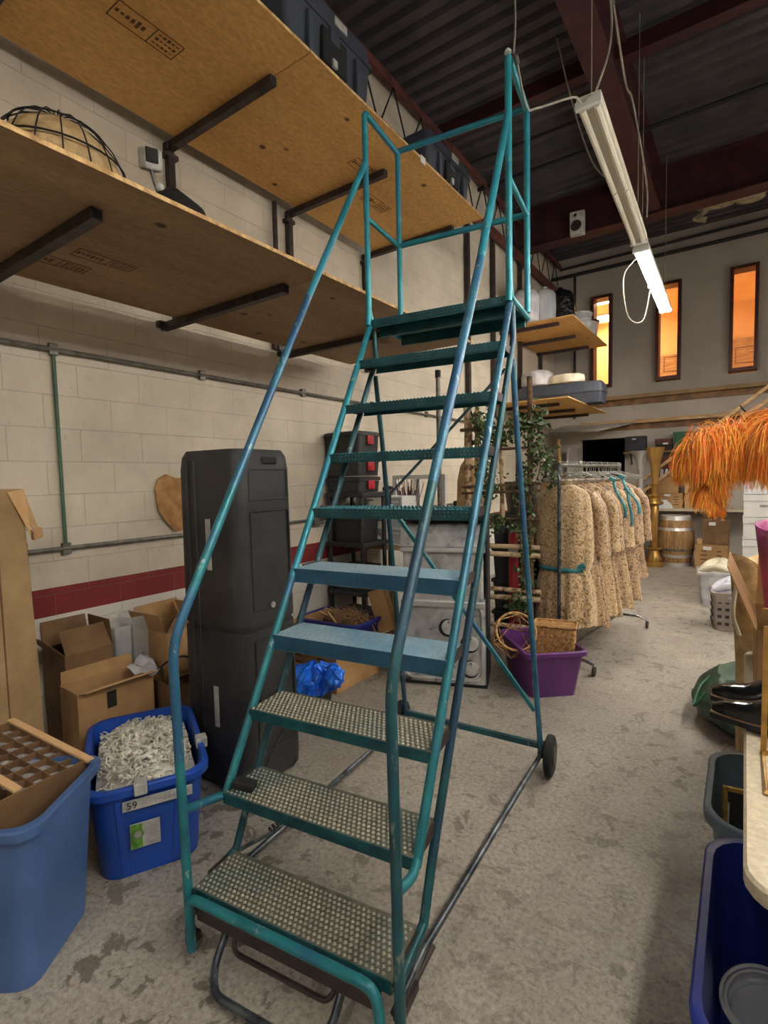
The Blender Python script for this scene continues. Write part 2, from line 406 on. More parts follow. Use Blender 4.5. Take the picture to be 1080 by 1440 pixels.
# ================================================================== STRUCTURE
XW, YF, ZC = -3.42, 11.4, 6.15
XR, YB = 5.0, -4.0
b = MB(); b.box(((XW + XR) / 2, (YB + YF) / 2 + 1.5, -.05), (XR - XW + .6, YF - YB + 3.6, .1)); struct('floor', b, 'floor')
b = MB(); b.box((XW - .1, (YB + YF) / 2, 3.1), (.2, YF - YB + .4, 6.4)); struct('wall_left', b, 'block')
b = MB(); b.box((XR + .1, (YB + YF) / 2, 3.1), (.2, YF - YB + .4, 6.4)); struct('wall_right', b, 'drywall')
b = MB(); b.box(((XW + XR) / 2, YB - .1, 3.1), (XR - XW, .2, 6.4)); struct('wall_near', b, 'drywall')
# ceiling: corrugated deck along x
b = MB(); rows = []
y = YB
while y < YF + .1:
    for dy, z in ((0, 0), (.05, 0), (.085, .05), (.135, .05), (.17, 0)):
        rows.append([V((XW, y + dy, ZC + z)), V((XR, y + dy, ZC + z))])
    y += .2
b.grid(rows); struct('ceiling', b, 'deck', solid=.02)
# far wall with window openings and doorway
WIN = [(-2.63, -2.236, 3.394, 5.22), (-1.452, -1.03, 3.41, 5.22), (-.277, .145, 3.42, 5.24), (1.2, 1.62, 3.42, 5.24)]
b = MB()
def wallpiece(x0, x1, z0, z1): b.box(((x0 + x1) / 2, YF + .1, (z0 + z1) / 2), (x1 - x0, .2, z1 - z0))
xs = [XW] + [v for w_ in WIN for v in (w_[0], w_[1])] + [XR]
wallpiece(XW, XR, 5.24, 6.3)
wallpiece(-1.99, XR, 0, 3.39); wallpiece(XW, -2.86, 0, 3.39); wallpiece(-2.86, -1.99, 2.36, 3.39)
for i in range(0, len(xs), 2): wallpiece(xs[i], xs[i + 1], 3.39, 5.24)
struct('wall_far', b, 'drywall')
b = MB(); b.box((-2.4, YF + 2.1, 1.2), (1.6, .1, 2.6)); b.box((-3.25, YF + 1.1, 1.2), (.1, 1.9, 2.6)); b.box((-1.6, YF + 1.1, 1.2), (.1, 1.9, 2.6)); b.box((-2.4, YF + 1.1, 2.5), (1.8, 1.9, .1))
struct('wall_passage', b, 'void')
for i, (x0, x1, z0, z1) in enumerate(WIN):
    b = MB(); f = .055; yy = YF + .03
    b.box((x0 + f / 2, yy, (z0 + z1) / 2), (f, .3, z1 - z0)); b.box((x1 - f / 2, yy, (z0 + z1) / 2), (f, .3, z1 - z0))
    b.box(((x0 + x1) / 2, yy, z0 + f / 2), (x1 - x0 - 2 * f, .3, f)); b.box(((x0 + x1) / 2, yy, z1 - f / 2), (x1 - x0 - 2 * f, .3, f))
    o = struct('window_%d' % (i + 1), b, 'frame_red')
    b = MB(); b.box(((x0 + x1) / 2, YF + .1, (z0 + z1) / 2), (x1 - x0 - 2 * f, .006, z1 - z0 - 2 * f)); b.build('window_pane', glassy('window_glass', (.9, .9, .88, 1), .12, .02), o)
# lit upper room behind the windows
b = MB(); b.box(((XW + XR) / 2, YF + 3.3, 4.3), (XR - XW, .1, 2.4)); b.box((XW + .1, YF + 1.75, 4.3), (.1, 3.1, 2.4)); b.box((XR - .1, YF + 1.75, 4.3), (.1, 3.1, 2.4))
b.box(((XW + XR) / 2, YF + 1.75, 5.55), (XR - XW, 3.1, .1)); b.box(((XW + XR) / 2, YF + 1.75, 3.1), (XR - XW, 3.1, .1))
struct('wall_upper_room', b, 'warm_wall')
for k, x in enumerate((-2.95, -2.95, 2.6)):
    t_ = thing('office_ceiling_light', ['warm glowing ceiling light seen through the leftmost upper window', 'second warm ceiling light farther back behind the leftmost upper window', 'warm ceiling light in the upper room beyond the right edge'][k], 'ceiling light', (x, YF + 1.0 + (1.5 if k == 1 else 0), 5.5))
    b = MB(); b.box((0, 0, -.02), (1.2, .62, .04)); b.build('housing', 'white', t_)
    b = MB(); b.box((0, 0, -.045), (1.14, .56, .01)); b.build('diffuser', 'warm_on', t_)
for (x, z0, h) in ((-1.5, 3.15, 1.35), (-.05, 3.15, 1.5)):
    t_ = thing('office_door', 'pale panelled door seen through the %s upper window' % ('middle' if x < -1 else 'right'), 'door', (x + .02, YF + 3.2, 3.15))
    b = MB(); b.box((0, 0, h / 2), (.62, .06, h)); b.build('door_leaf', 'pine', t_, bevel=.005)
    b = MB()
    for zz in (.35, .95):
        b.tube([(-.2, -.035, zz), (.2, -.035, zz), (.2, -.035, zz + .35), (-.2, -.035, zz + .35)], .012, 6, closed=True)
    b.build('door_panels', 'wood_mid', t_)
for x in (-1.25, -.05):
    t_ = thing('wooden_balustrade', 'wooden balustrade low behind the %s upper window' % ('middle' if x < -1 else 'right'), 'railing', (x, YF + .9, 3.15))
    b = MB(); b.box((0, 0, .46), (.9, .05, .05)); b.build('handrail', 'wood_mid', t_)
    for k in range(8):
        b = MB(); b.box((-.4 + k * .115, 0, .22), (.03, .03, .43)); b.build('baluster', 'wood_mid', t_)
# ledges, seams on far wall
for i, z in enumerate((3.15, 2.66)):
    b = MB(); b.box(((XW + XR) / 2 + .3, YF - .06, z), (XR - XW - .6, .12, .07)); struct('trim_%d' % (i + 1), b, 'pine' if i == 1 else 'card_tan')
    b = MB(); b.box(((XW + XR) / 2 + .3, YF - .015, z - .09), (XR - XW - .6, .03, .12)); struct('trim_%d' % (i + 3), b, 'wood_mid')
b = MB()
for x, z0, z1 in ((-1.83, 2.7, 3.55), (-.72, 2.7, 3.75), (.5, 2.7, 3.55), (-1.83, 2.4, 2.6)): b.box((x, YF - .006, (z0 + z1) / 2), (.012, .012, z1 - z0))
struct('trim_5', b, 'tape_white')
# roof steel
def ibeam(name, a, c, wd, ht, label=None, m='red_iron'):
    b = MB(); a, c = V(a), V(c); th = .02
    b.bar(a + V((0, 0, th / 2)), c + V((0, 0, th / 2)), wd, th); b.bar(a + V((0, 0, ht - th / 2)), c + V((0, 0, ht - th / 2)), wd, th); b.bar(a + V((0, 0, ht / 2)), c + V((0, 0, ht / 2)), .025, ht - 2 * th)
    return struct(name, b, m)
ibeam('trim_6', (-1.22, YB, 5.52), (-1.22, 8.86, 5.52), .26, .62)
ibeam('trim_7', (XW, 9.0, 5.48), (XR, 9.0, 5.48), .28, .66)
for i, yy in enumerate((2.7, 6.22)):
    b = MB(); b.bar((XW, yy, 6.06), (XR, yy, 6.06), .14, .16); struct('trim_%d' % (8 + i), b, 'red_iron')
b = MB(); b.tube([(XW, 7.6, 6.0), (XR, 7.6, 6.0)], .03); struct('trim_10', b, 'dark_iron')
b = MB(); b.tube([(XW, 7.0, 6.05), (-1.4, 7.0, 6.05)], .02); b.tube([(-1.0, 5.35, 6.05), (XR, 5.1, 6.05)], .012); struct('trim_11', b, 'dark_iron')
b = MB(); b.tube([(XW, 11.25, 5.72), (XR, 11.25, 5.72)], .035); b.tube([(-3.25, 11.3, 5.9), (XR, 11.3, 6.0)], .025); b.tube([(-2.95, 11.3, 5.72), (-2.95, 11.3, 2.8)], .025); struct('trim_12', b, 'dark_iron')
# joist along the left wall
XJ = -3.3
b = MB()
for z, m_ in ((6.02, 0), (5.42, 0)):
    b.box((XJ, 4.5, z), (.09, 14, .05)); b.box((XJ + .045, 4.5, z - .03 if z > 5.8 else z + .03), (.012, 14, .07))
struct('trim_13', b, 'rust_iron')
b = MB(); y = -2.4
while y < 11:
    b.tube([(XJ, y, 5.44), (XJ, y + .3, 6.0), (XJ, y + .6, 5.44)], .011, 6); y += .6
struct('trim_14', b, 'dark_iron')
# conduits on the left wall
def conduit(name, label, pts, r=.014, m='galv', clips=()):
    t_ = thing(name, label, 'pipe', pts[0])
    o0 = V(pts[0]); b = MB(); b.tube([V(p) - o0 for p in fillet(pts, .05)], r, 8); b.build('pipe', m, t_, True)
    for c in clips:
        b = MB(); b.box(V(c) - o0, (.03, .05, .07)); b.build('clip', 'galv', t_, bevel=.004)
    return t_
conduit('wall_conduit', 'long galvanised conduit along the block wall just above head height', [(XW + .022, -2, 2.468), (XW + .022, 8.5, 2.46)], .016, clips=[(XW + .018, y_, 2.467) for y_ in (1.465, 2.5, 3.6, 4.7, 5.9)])
conduit('wall_conduit', 'lower galvanised conduit running above the red wall stripe', [(XW + .022, -2, 1.275), (XW + .022, 8, 1.265)], .014, clips=[(XW + .018, y_, 1.27) for y_ in (1.47, 2.6, 4.6)])
conduit('wall_conduit', 'thin green vertical conduit joining the two long pipes', [(XW + .02, 1.465, 2.44), (XW + .02, 1.467, 1.30)], .011, 'green_wire')
t_ = thing('junction_box', 'small grey electrical box on the lower wall pipe', 'electrical box', (XW, 3.72, 1.27))
b = MB(); b.box((.035, 0, 0), (.07, .13, .10)); b.build('cover', 'galv', t_, bevel=.006)
b = MB(); b.cyl((.07, .03, 0), (.078, .03, 0), .008); b.build('screw', 'dark_steel', t_)

# ================================================================== LADDER
LW = .39
L = thing('rolling_ladder', 'tall teal rolling warehouse ladder with ten steps and guard rails, standing on the concrete floor', 'ladder', (-1.163, 1.058, 0), rad(7.53))
RISE, RUN, Z1 = .254, .156, .254
def sv(v): return Z1 + v / RUN * RISE
R_ = .0165
for s, nm in ((-1, 'left'), (1, 'right')):
    x = s * LW; xr = s * (LW + .02)
    # lower handrail leg is vertical, then slopes up to the guard post
    b = MB(); b.tube(fillet([(xr, 0.0, .09), (xr, -.018, 1.12), (xr, .30, 1.64)], .09), R_, 12)
    b.build('handrail_leg', 'teal_dark' if s > 0 else 'teal', L, True)
    b = MB(); b.tube([(xr, .30, 1.64), (xr, .84, 2.51)], R_, 12); b.build('handrail', 'blue_tube', L, True)
    b = MB(); b.tube([(xr, .84, 2.51), (x, 1.385, 3.38)], R_, 12); b.build('handrail', 'teal_top', L, True)
    # stringer front tube, lower and upper portions
    b = MB(); b.tube([(x, .165, .475), (x, .62, sv(.62) - .03)], R_, 12); b.build('stringer', 'teal', L, True)
    b = MB(); b.tube([(x, .62, sv(.62) - .03), (x, 1.39, 2.50)], R_, 12); b.build('stringer', 'teal_top' if s < 0 else 'blue_tube', L, True)
    # rear frame tube parallel behind
    b = MB(); b.tube([(x, .02, .22), (x, .215, .25), (x, .30, .42), (x, 1.46, 2.34), (x, 1.44, 2.5)], R_ * .95, 12); b.build('rear_stringer', 'teal_dark', L, True)
    # curved tie between leg and stringer
    b = MB(); b.tube(fillet([(xr, -.01, .53), (xr, .10, .50), (x, .17, .49)], .05), R_ * .9, 10); b.build('tie_tube', 'teal', L, True)
    # guard frame at platform
    b = MB(); b.tube(fillet([(x, 1.37, 2.50), (x, 1.385, 2.60), (x, 1.385, 3.64), (x * 1.0, 1.80, 3.64)], .035), R_, 12); b.build('guard_post', 'teal_top', L, True)
    b = MB(); b.tube([(x, 1.80, 2.56), (x, 1.80, 3.65)], R_, 12); b.build('guard_post', 'teal_top', L, True)
    b = MB(); b.tube([(x, 1.385, 3.085), (x, 1.80, 3.085)], R_ * .85, 10); b.build('guard_rail', 'teal_top', L, True)
    b = MB(); b.tube(fillet([(x, 1.38, 2.60), (x, 1.41, 2.53), (x, 1.80, 2.53)], .03), R_, 10); b.build('platform_tube', 'teal_top', L, True)
    for k in range(1, 11):
        b = MB(); b.box((x - s * .004, (k - 1) * RUN + .12, Z1 + (k - 1) * RISE - .012), (.006, .10, .04)); b.build('tread_bracket', 'dark_steel', L)
for z in (3.65, 3.09):
    b = MB(); b.tube([(-LW, 1.80, z), (LW, 1.80, z)], R_, 12); b.build('guard_rail', 'teal_top', L, True)
b = MB(); b.lathe([(.017, 0), (.014, .012), (.004, .022)], (LW, 1.385, 3.65), 10); b.build('tape_cap', 'white', L)
# treads
def tread(k):
    v0 = (k - 1) * RUN; z = Z1 + (k - 1) * RISE; dep = .20 if k < 10 else .42; W2 = LW - .006
    solid = k in (4, 5); lip = .062 if solid else .042
    b = MB(); th = .004
    prof = [(v0 + .012, z - lip), (v0, z - lip), (v0, z), (v0 + dep, z), (v0 + dep, z - .035), (v0 + dep - .012, z - .035)]
    prof = [V((0, p[0], p[1])) for p in prof]
    b.grid([[V((-W2, p.y, p.z)) for p in prof], [V((W2, p.y, p.z)) for p in prof]])
    o = b.build('step', 'tread_blue' if solid else ('tread_plate' if k <= 3 else 'tread_teal'), L, solid=th)
    b = MB(); b.box((0, v0 - .002, z - lip / 2 + .0015), (2 * W2, .004, lip - .003)); lp = b.build('step_lip', 'lip_blue' if solid else 'lip_teal', o)
    if not solid:
        b = MB(); nx = 40; ny = int(dep / .0185)
        for i in range(nx):
            for j in range(ny):
                cx = -W2 + .012 + (2 * W2 - .024) * (i + .5 * (j % 2)) / nx; cy = v0 + .010 + j * .0185; r = .0072
                lo = [V((cx + r * cos(a), cy + r * sin(a), z + .001)) for a in (0, pi / 2, pi, 3 * pi / 2)]
                hi = [V((cx + .45 * r * cos(a), cy + .45 * r * sin(a), z + .006)) for a in (0, pi / 2, pi, 3 * pi / 2)]
                b.loft([lo, hi], False, True)
        b.build('grip_studs', 'tread_worn' if k <= 3 else 'tread_teal', o)
        b = MB()
        for i in range(nx * 1):
            cx = -W2 + .012 + (2 * W2 - .024) * (i + .3) / nx
            for j in range(2):
                b.box((cx + .004 * j, v0 - .005, z - .011 - .016 * j), (.006, .003, .006))
        b.build('lip_studs', 'bare_tube' if k > 3 else 'lip_teal', o)
        if k > 5:    # holes punched through the tread seen from below
            b = MB()
            for i in range(nx):
                for j in range(3): b.cyl((-W2 + .02 + (2 * W2 - .04) * i / nx, v0 + .045 + j * .05, z - .006), (-W2 + .02 + (2 * W2 - .04) * i / nx, v0 + .045 + j * .05, z - .004), .004, seg=6)
            b.build('punched_dimples', 'bare_tube', o)
for k in range(1, 11): tread(k)
b = MB(); b.box((0, 1.50, 2.50), (2 * LW - .02, .02, .07)); b.box((0, 1.79, 2.51), (2 * LW - .02, .02, .06)); b.build('platform_apron', 'lip_teal', L)
# front rail of step one and base frame
b = MB(); b.tube(fillet([(-LW + .012, -.025, .05), (-LW + .012, -.03, .245), (LW - .04, -.03, .245), (LW - .02, -.03, .05)], .05), R_, 12); b.build('front_loop', 'teal', L, True)
b = MB(); b.box((0, -.012, .19), (2 * LW - .07, .01, .06)); b.build('front_apron', 'dark_steel', L)
for s in (-1, 1):
    q = (-.36, 1.70) if s < 0 else (.49, 1.63)
    x = s * LW
    b = MB(); b.tube([(x, 0, .16), (x, .20, .17), (q[0], q[1], .12)], R_ * .75, 10); b.build('base_bar', 'bare_tube', L, True)
    b = MB(); b.tube([(x, 1.445, 2.24), (x * 1.01, 1.52, 1.86), (q[0], q[1], .13)], R_ * .9, 10); b.build('rear_leg', 'teal_dark' if s < 0 else 'blue_tube', L, True)
    wx = q[0] + .045 * (1 if s > 0 else -1)
    b = MB(); ax = Matrix.Rotation(pi / 2, 3, 'Y')
    b.lathe([(.04, -.02), (.088, -.024), (.108, -.016), (.112, 0), (.108, .016), (.088, .024), (.04, .02)], (wx, q[1] + .02, .113), 28, ax); wh = b.build('wheel', 'rubber', L, True)
    b = MB(); b.lathe([(.012, -.03), (.05, -.027), (.052, -.012), (.052, .012), (.05, .027), (.012, .03)], (wx, q[1] + .02, .113), 20, ax); b.build('hub', 'dark_steel', wh, True)
    b = MB(); b.box((q[0] * 1.0, q[1] + .01, .145), (.03, .05, .08)); b.build('axle_bracket', 'dark_steel', L, bevel=.003)
    # front caster
    c = MB(); c.cyl((s * (LW + .02), 0, .10), (s * (LW + .02), 0, .05), .019); c.box((s * (LW + .02), .012, .05), (.03, .05, .03)); cb = c.build('caster', 'dark_steel', L, bevel=.003)
    c = MB(); c.lathe([(.008, -.012), (.026, -.012), (.029, 0), (.026, .012), (.008, .012)], (s * (LW + .02), .018, .03), 18, ax); c.build('caster_wheel', 'cream_rubber', cb, True)
b = MB(); b.bar((-.36, 1.69, .17), (.49, 1.63, .17), .025, .03); b.build('rear_crossbar', 'teal_dark', L)
b = MB(); b.bar((-.40, 1.60, 1.55), (.35, 1.47, 2.20), .008, .028, (0, 1, 0)); b.build('brace', 'teal_dark', L)
b = MB(); b.bar((-.40, 1.60, 1.50), (.455, 1.635, .36), .02, .02, (0, 1, 0)); b.build('brace', 'teal', L)
b = MB(); b.box((-.40, 1.60, 1.52), (.03, .012, .08)); b.build('gusset', 'dark_steel', L)
# foot-brake linkage
b = MB(); b.tube(fillet([(-.27, .10, .19), (-.26, -.04, .05), (-.20, -.10, .035), (.14, -.10, .035), (.20, -.04, .05), (.20, .10, .19)], .05), .013, 10); b.build('brake_pedal_loop', 'bare_tube', L, True)
b = MB(); b.tube(fillet([(-.24, .12, .20), (-.23, .01, .075), (.17, .01, .075), (.17, .12, .20)], .04), .009, 8); b.build('brake_link', 'dark_steel', L, True)
b = MB(); b.tube([(-.385 + .012 * cos(a * 1.0), .40 + a * .0035, .20 + .012 * sin(a)) for a in [i * .5 for i in range(60)]], .003, 5); b.build('spring', 'dark_steel', L, True)
b = MB(); b.tube([(-.385, .22, .24), (-.385, .40, .19), (-.36, 1.0, .15)], .008, 8); b.build('brake_rod', 'bare_tube', L, True)
b = MB(); b.tube([(.385, .02, .12), (.385, .30, .10)], .01, 8); b.box((.385, .10, .11), (.03, .10, .03)); b.build('brake_foot', 'dark_steel', L)
b = MB(); b.box((-.325, .205, .528), (.085, .045, .028), (0, .1, .25)); b.build('rubber_stop', 'rubber', L, bevel=.004)

# ================================================================== SHELVES ON THE LEFT WALL
def stamp(parent, cx, cy, z, s=1, rz=0):
    b = MB(); r = Matrix.Rotation(rz, 3, 'Z')
    def bx(x, y, w_, h): b.box(V((cx, cy, z)) + r @ V((x * s, y * s, 0)), (w_ * s, h * s, .001), r)
    for y_ in (-.045, .045): bx(0, y_, .26, .004)
    for x_ in (-.13, .02, .13): bx(x_, 0, .004, .09)
    random.seed(int(cx * 100 + cy * 10))
    for k in range(5):
        for j in range(3): bx(.04 + .018 * k, -.025 + .025 * j, .012, .004 + .012 * random.random())
    for k in range(6): bx(-.115 + .02 * k, .0, .012, .03 * random.random() + .01)
    return b.build('grade_stamp', 'stamp', parent)
def sheet(label, x0, x1, y0, y1, z, group, stamps=(), th=.018):
    t_ = thing('plywood_shelf', label, 'shelf', ((x0 + x1) / 2, (y0 + y1) / 2, z), group=group)
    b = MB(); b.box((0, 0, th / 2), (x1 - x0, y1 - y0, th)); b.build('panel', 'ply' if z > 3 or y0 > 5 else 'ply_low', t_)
    b = MB(); b.box((x1 - (x0 + x1) / 2 + .001, 0, th / 2), (.003, y1 - y0, th)); b.build('front_edge', 'ply_edge', t_)
    for (sx, sy, sc, rr) in stamps: stamp(t_, sx, sy, -.001, sc, rr)
    return t_
UZ, LZ = 4.05, 2.79
sheet('upper plywood shelf sheet at the top left, nearest the camera', -3.29, -2.05, -.15, 2.312, UZ, 'upper plywood shelves', [(.05, .1, 1.2, pi / 2), (.02, .62, 1.4, pi / 2)])
sheet('upper plywood shelf sheet above the ladder, knotty underside', -3.29, -2.05, 2.318, 4.66, UZ, 'upper plywood shelves', [(-.02, .35, 1.2, pi / 2), (.2, -.1, 1.2, pi / 2)])
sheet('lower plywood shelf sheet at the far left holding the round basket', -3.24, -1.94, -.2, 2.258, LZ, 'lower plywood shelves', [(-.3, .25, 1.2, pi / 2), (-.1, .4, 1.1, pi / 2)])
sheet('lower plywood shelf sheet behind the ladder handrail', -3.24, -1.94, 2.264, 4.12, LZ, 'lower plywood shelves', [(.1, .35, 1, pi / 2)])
sheet('high plywood shelf sheet in the far corner under the bagged bundles', -3.40, -2.18, 8.24, 10.62, UZ, 'far corner plywood shelves')
sheet('lower plywood shelf sheet in the far corner carrying the long black case', -3.40, -2.17, 7.95, 10.55, LZ, 'far corner plywood shelves')
def bracket(label, y, zt, x1, zp, group, sz=.05):
    t_ = thing('shelf_bracket', label, 'bracket', (XW, y, zt), group=group)
    b = MB(); L0 = x1 - XW
    b.box((L0 / 2, 0, -sz / 2 - .002), (L0, sz, sz)); a_ = b.build('arm', 'dark_steel', t_, bevel=.003)
    b = MB(); b.box((L0 + .0005, 0, -sz / 2 - .002), (.002, sz - .014, sz - .014)); b.build('hollow_end', 'rubber', a_)
    if zp:
        b = MB(); b.box((.03, 0, (zp - zt) / 2 - .03), (.05, .05, abs(zt - zp) - .06)); b.build('upright', 'dark_steel', t_, bevel=.003)
        b = MB(); b.box((.03, 0, -.09), (.06, .10, .03)); b.box((.06, -.05, -.05), (.05, .012, .05)); b.build('wall_plate', 'dark_steel', t_)
    else:
        b = MB(); b.box((.03, -.045, -.02), (.05, .04, .04)); b.build('wall_plate', 'dark_steel', t_)
    return t_
for i, y in enumerate((1.14, 2.305, 3.476, 4.61)):
    bracket(['dark steel bracket under the upper shelf at the top left corner of the view', 'dark steel bracket under the seam of the two upper plywood sheets', 'dark steel bracket crossing behind the left guard post of the ladder', 'dark steel bracket at the far end of the upper shelf'][i], y, UZ, -2.335, LZ + .018, 'upper shelf brackets')
for i, y in enumerate((1.146, 2.214, 3.364)):
    bracket(['dark steel bracket under the lower shelf at the left edge of the view', 'dark steel bracket under the lower shelf above the black case', 'dark steel bracket under the lower shelf behind the ladder steps'][i], y, LZ, -2.20 - .07 * (i == 2), 0, 'lower shelf brackets')
for z, g in ((UZ, 'high'), (LZ, 'lower')):
    for i, y in enumerate((8.45, 9.4, 10.35)):
        bracket('dark steel bracket under the %s far corner shelf, %s' % (g, ('nearest the ladder', 'the middle one', 'nearest the far wall')[i]), y, z, -2.45, 0, 'far corner brackets')
for i, (y, z0, z1) in enumerate(((3.285, 2.80, 4.05), (8.04, 2.6, 5.4), (9.26, 2.6, 5.4), (10.4, 2.6, 4.0), (7.1, 2.2, 5.4))):
    t_ = thing('wall_post', ['slim dark upright between the two shelves behind the handrail', 'dark upright against the block wall above the platform', 'dark upright in the far corner behind the grey bundle', 'dark upright closest to the far wall, left corner', 'dark upright on the block wall seen between the ladder steps'][i], 'post', (XW + .05, y, z0))
    b = MB(); b.box((0, 0, (z1 - z0) / 2), (.05 if i else .03, .07 if i else .03, z1 - z0)); b.build('upright', 'dark_steel', t_)
    b = MB(); b.box((-.02, 0, .03), (.04, .1, .06)); b.build('foot_plate', 'dark_steel', t_)

# ================================================================== CEILING LIGHTS
def strip_light(label, x, y0, y1, z, on, dx=0, chains=True, tilt=0):
    t_ = thing('strip_light', label, 'ceiling light', (x, y0, z), group='hanging fluorescent strip lights' if on == 2 else None)
    Ln = y1 - y0
    def P(u, s, h): return (u + dx * s, s * Ln, h + tilt * s)
    b = MB(); b.bar(P(0, 0, .035), P(0, 1, .035), .15, .05); h = b.build('housing', 'white_lamp', t_, bevel=.006)
    b = MB()
    for s_ in ((0, 1, .5) if on else (0, 1)):
        b = MB(); b.bar(P(-.08, s_, .0), P(.08, s_, .0), .04, .045); b.build('end_cap', 'white', t_, bevel=.003)
    for u in (-.044, .044):
        for k in (0, 1):
            b = MB(); b.cyl(P(u, .01 + .5 * k, -.012), P(u, .49 + .5 * k + (.01 if not on and k == 0 else 0), -.012), .021, seg=8)
            b.build('tube', 'tube_on' if on else 'white_lamp', t_, True)
    if chains:
        for s_ in (.04, .96):
            p = V(P(0, s_, .06)); b = MB(); hh = ZC - z - .02
            b.tube([p, (p.x, p.y, hh)], .004, 5); b.build('hanging_chain', 'cable', t_)
    return t_
strip_light('long unlit white fluorescent strip light hanging right of the ladder top', -.86, 3.60, 5.98, 4.0, 0, -.07)
strip_light('glaring lit fluorescent strip light hanging before the upper windows', -.945, 6.20, 8.72, 4.0, 1, -.05)
for x, z, ys, nm in ((1.0, 3.42, (-.2, 2.8, 5.8), 'middle'), (3.6, 3.8, (.2, 5.8), 'right-hand')):
    for k, y0 in enumerate(ys):
        strip_light('lit strip light of the %s row beyond the right edge, %s' % (nm, ('beside the camera', 'above the table', 'toward the far wall')[k]), x, y0, y0 + 2.44, z, 2)

strip_light('added unseen strip light behind the camera, brightening the floor by the table bins', -.2, -3.7, -1.26, 4.0, 2)  # added unseen lamp, lifts the dark floor beside the table bins

# ================================================================== TOTES AND BINS
def tote(name, label, cat, loc, rz, wx, wy, h, m, r=.07, taper=.82, lipw=.018, ribs=True, panel=False, tm=.004, group=None, rot=None):
    """open storage tote: rounded tapered walls, rolled rim, moulded ribs"""
    t_ = thing(name, label, cat, loc, rz, group, rot); b = MB()
    k = lambda f, z, g=0: rrect(wx * f + g, wy * f + g, r * f, z)
    tz = taper
    b.loft([k(tz, 0), k(tz + (1 - tz) * .9, h * .88), k(1, h - .035), k(1, h - .035, 2 * lipw), k(1, h - .006, 2 * lipw + .004), k(1, h, 2 * lipw - .008), k(1, h, -.004), k(1, h - .03, -.008), k(tz, .008, -.010)], True, True)
    b.build('body', m, t_, True)
    if ribs:
        for sx, sy, ax in ((1, 0, 0), (-1, 0, 0), (0, 1, 1), (0, -1, 1)):
            for u in (-.22, .22):
                W_ = (wy if ax == 0 else wx) * u; e0, e1 = (wx if ax == 0 else wy) * tz / 2, (wx if ax == 0 else wy) * (tz + (1 - tz) * .88) / 2
                a = V((sx * e0, W_, .02)) if ax == 0 else V((W_, sy * e0, .02)); c = V((sx * e1, W_ * 1.15, h * .86)) if ax == 0 else V((W_ * 1.15, sy * e1, h * .86))
                b = MB(); b.bar(a, c, .03, .012, (sx, sy, 0)); b.build('rib', m, t_, bevel=.004)
    return t_
# foreground dusty blue tote with a sunken carton of glasses
T1 = tote('storage_tote', 'dusty faded blue plastic tote in the left foreground holding a divided carton of glasses', 'tote', (-2.215, .61, 0), rad(36.4), .64, .42, .58, 'bin_steel', .07, .86, .022, ribs=False)

b = MB()
for i in range(7):
    for j in range(16):
        x = -.19 + i * .022; z = .06 + j * .022
        if random.random() < .8: b.box((x, -.21 * (.86 + .14 * z / .58) - .002 + 0, z), (.013, .006, .008 + .008 * random.random()), (0, .5 * random.random(), 0))
b.build('moulded_texture', 'bin_steel', T1)
# glass carton
GC = thing('divided_carton', 'tilted open cardboard carton with a grid divider full of stemware, in the faded blue tote', 'carton', (-2.31, .71, .565), rot=(rad(-3), rad(8), rad(10)))
cw, cl, chh = .48, .36, .19
b = MB()
for sx in (-1, 1): b.box((sx * cw / 2, 0, -chh / 2 + .06), (.006, cl, chh))
for sy in (-1, 1): b.box((0, sy * cl / 2, -chh / 2 + .06), (cw, .006, chh))
b.box((0, 0, -chh + .06), (cw, cl, .006)); b.build('carton_wall', 'card_dark', GC)
b = MB(); b.box((0, cl / 2 + .004, .06), (cw + .04, .030, .008)); b.build('folded_flap', 'card_pale', GC)
b = MB(); b.box((0, -.07, .062), (cw - .02, .030, .008)); b.build('folded_flap', 'card_pale', GC)
b = MB()
for i in range(1, 7): b.box((-cw / 2 + cw * i / 7, .055, -.0), (.003, cl * .68, .10))
for j in range(1, 4): b.box((0, -.07 + .245 * j / 4, -.0), (cw - .01, .003, .10))
b.build('divider', 'card_dark', GC)
E_ = Euler((rad(-3), rad(8), rad(10))).to_matrix(); gl = None
for i in range(7):
    for j in range(4):
        p = V((-2.31, .71, .565)) + E_ @ V((-cw / 2 + cw * (i + .5) / 7, -.07 + .245 * (j + .5) / 4, -.03))
        lab = 'upturned clear stem glass in a cell of the divided carton'
        if not gl:
            gl = thing('stem_glass', lab, 'glass', p, group='glasses in the divided carton', rot=(rad(-3), rad(8), rad(10)))
            b = MB(); b.lathe([(.026, -.07), (.028, -.03), (.020, .0), (.004, .012), (.004, .05)], seg=14); b.build('bowl', 'glass', gl, True)
            b = MB(); b.lathe([(.004, .05), (.026, .056), (.026, .059), (.002, .06)], seg=14); b.build('foot', 'glass', gl, True)
        else: dup(gl, p, rot=(rad(-3), rad(8), rad(10)))
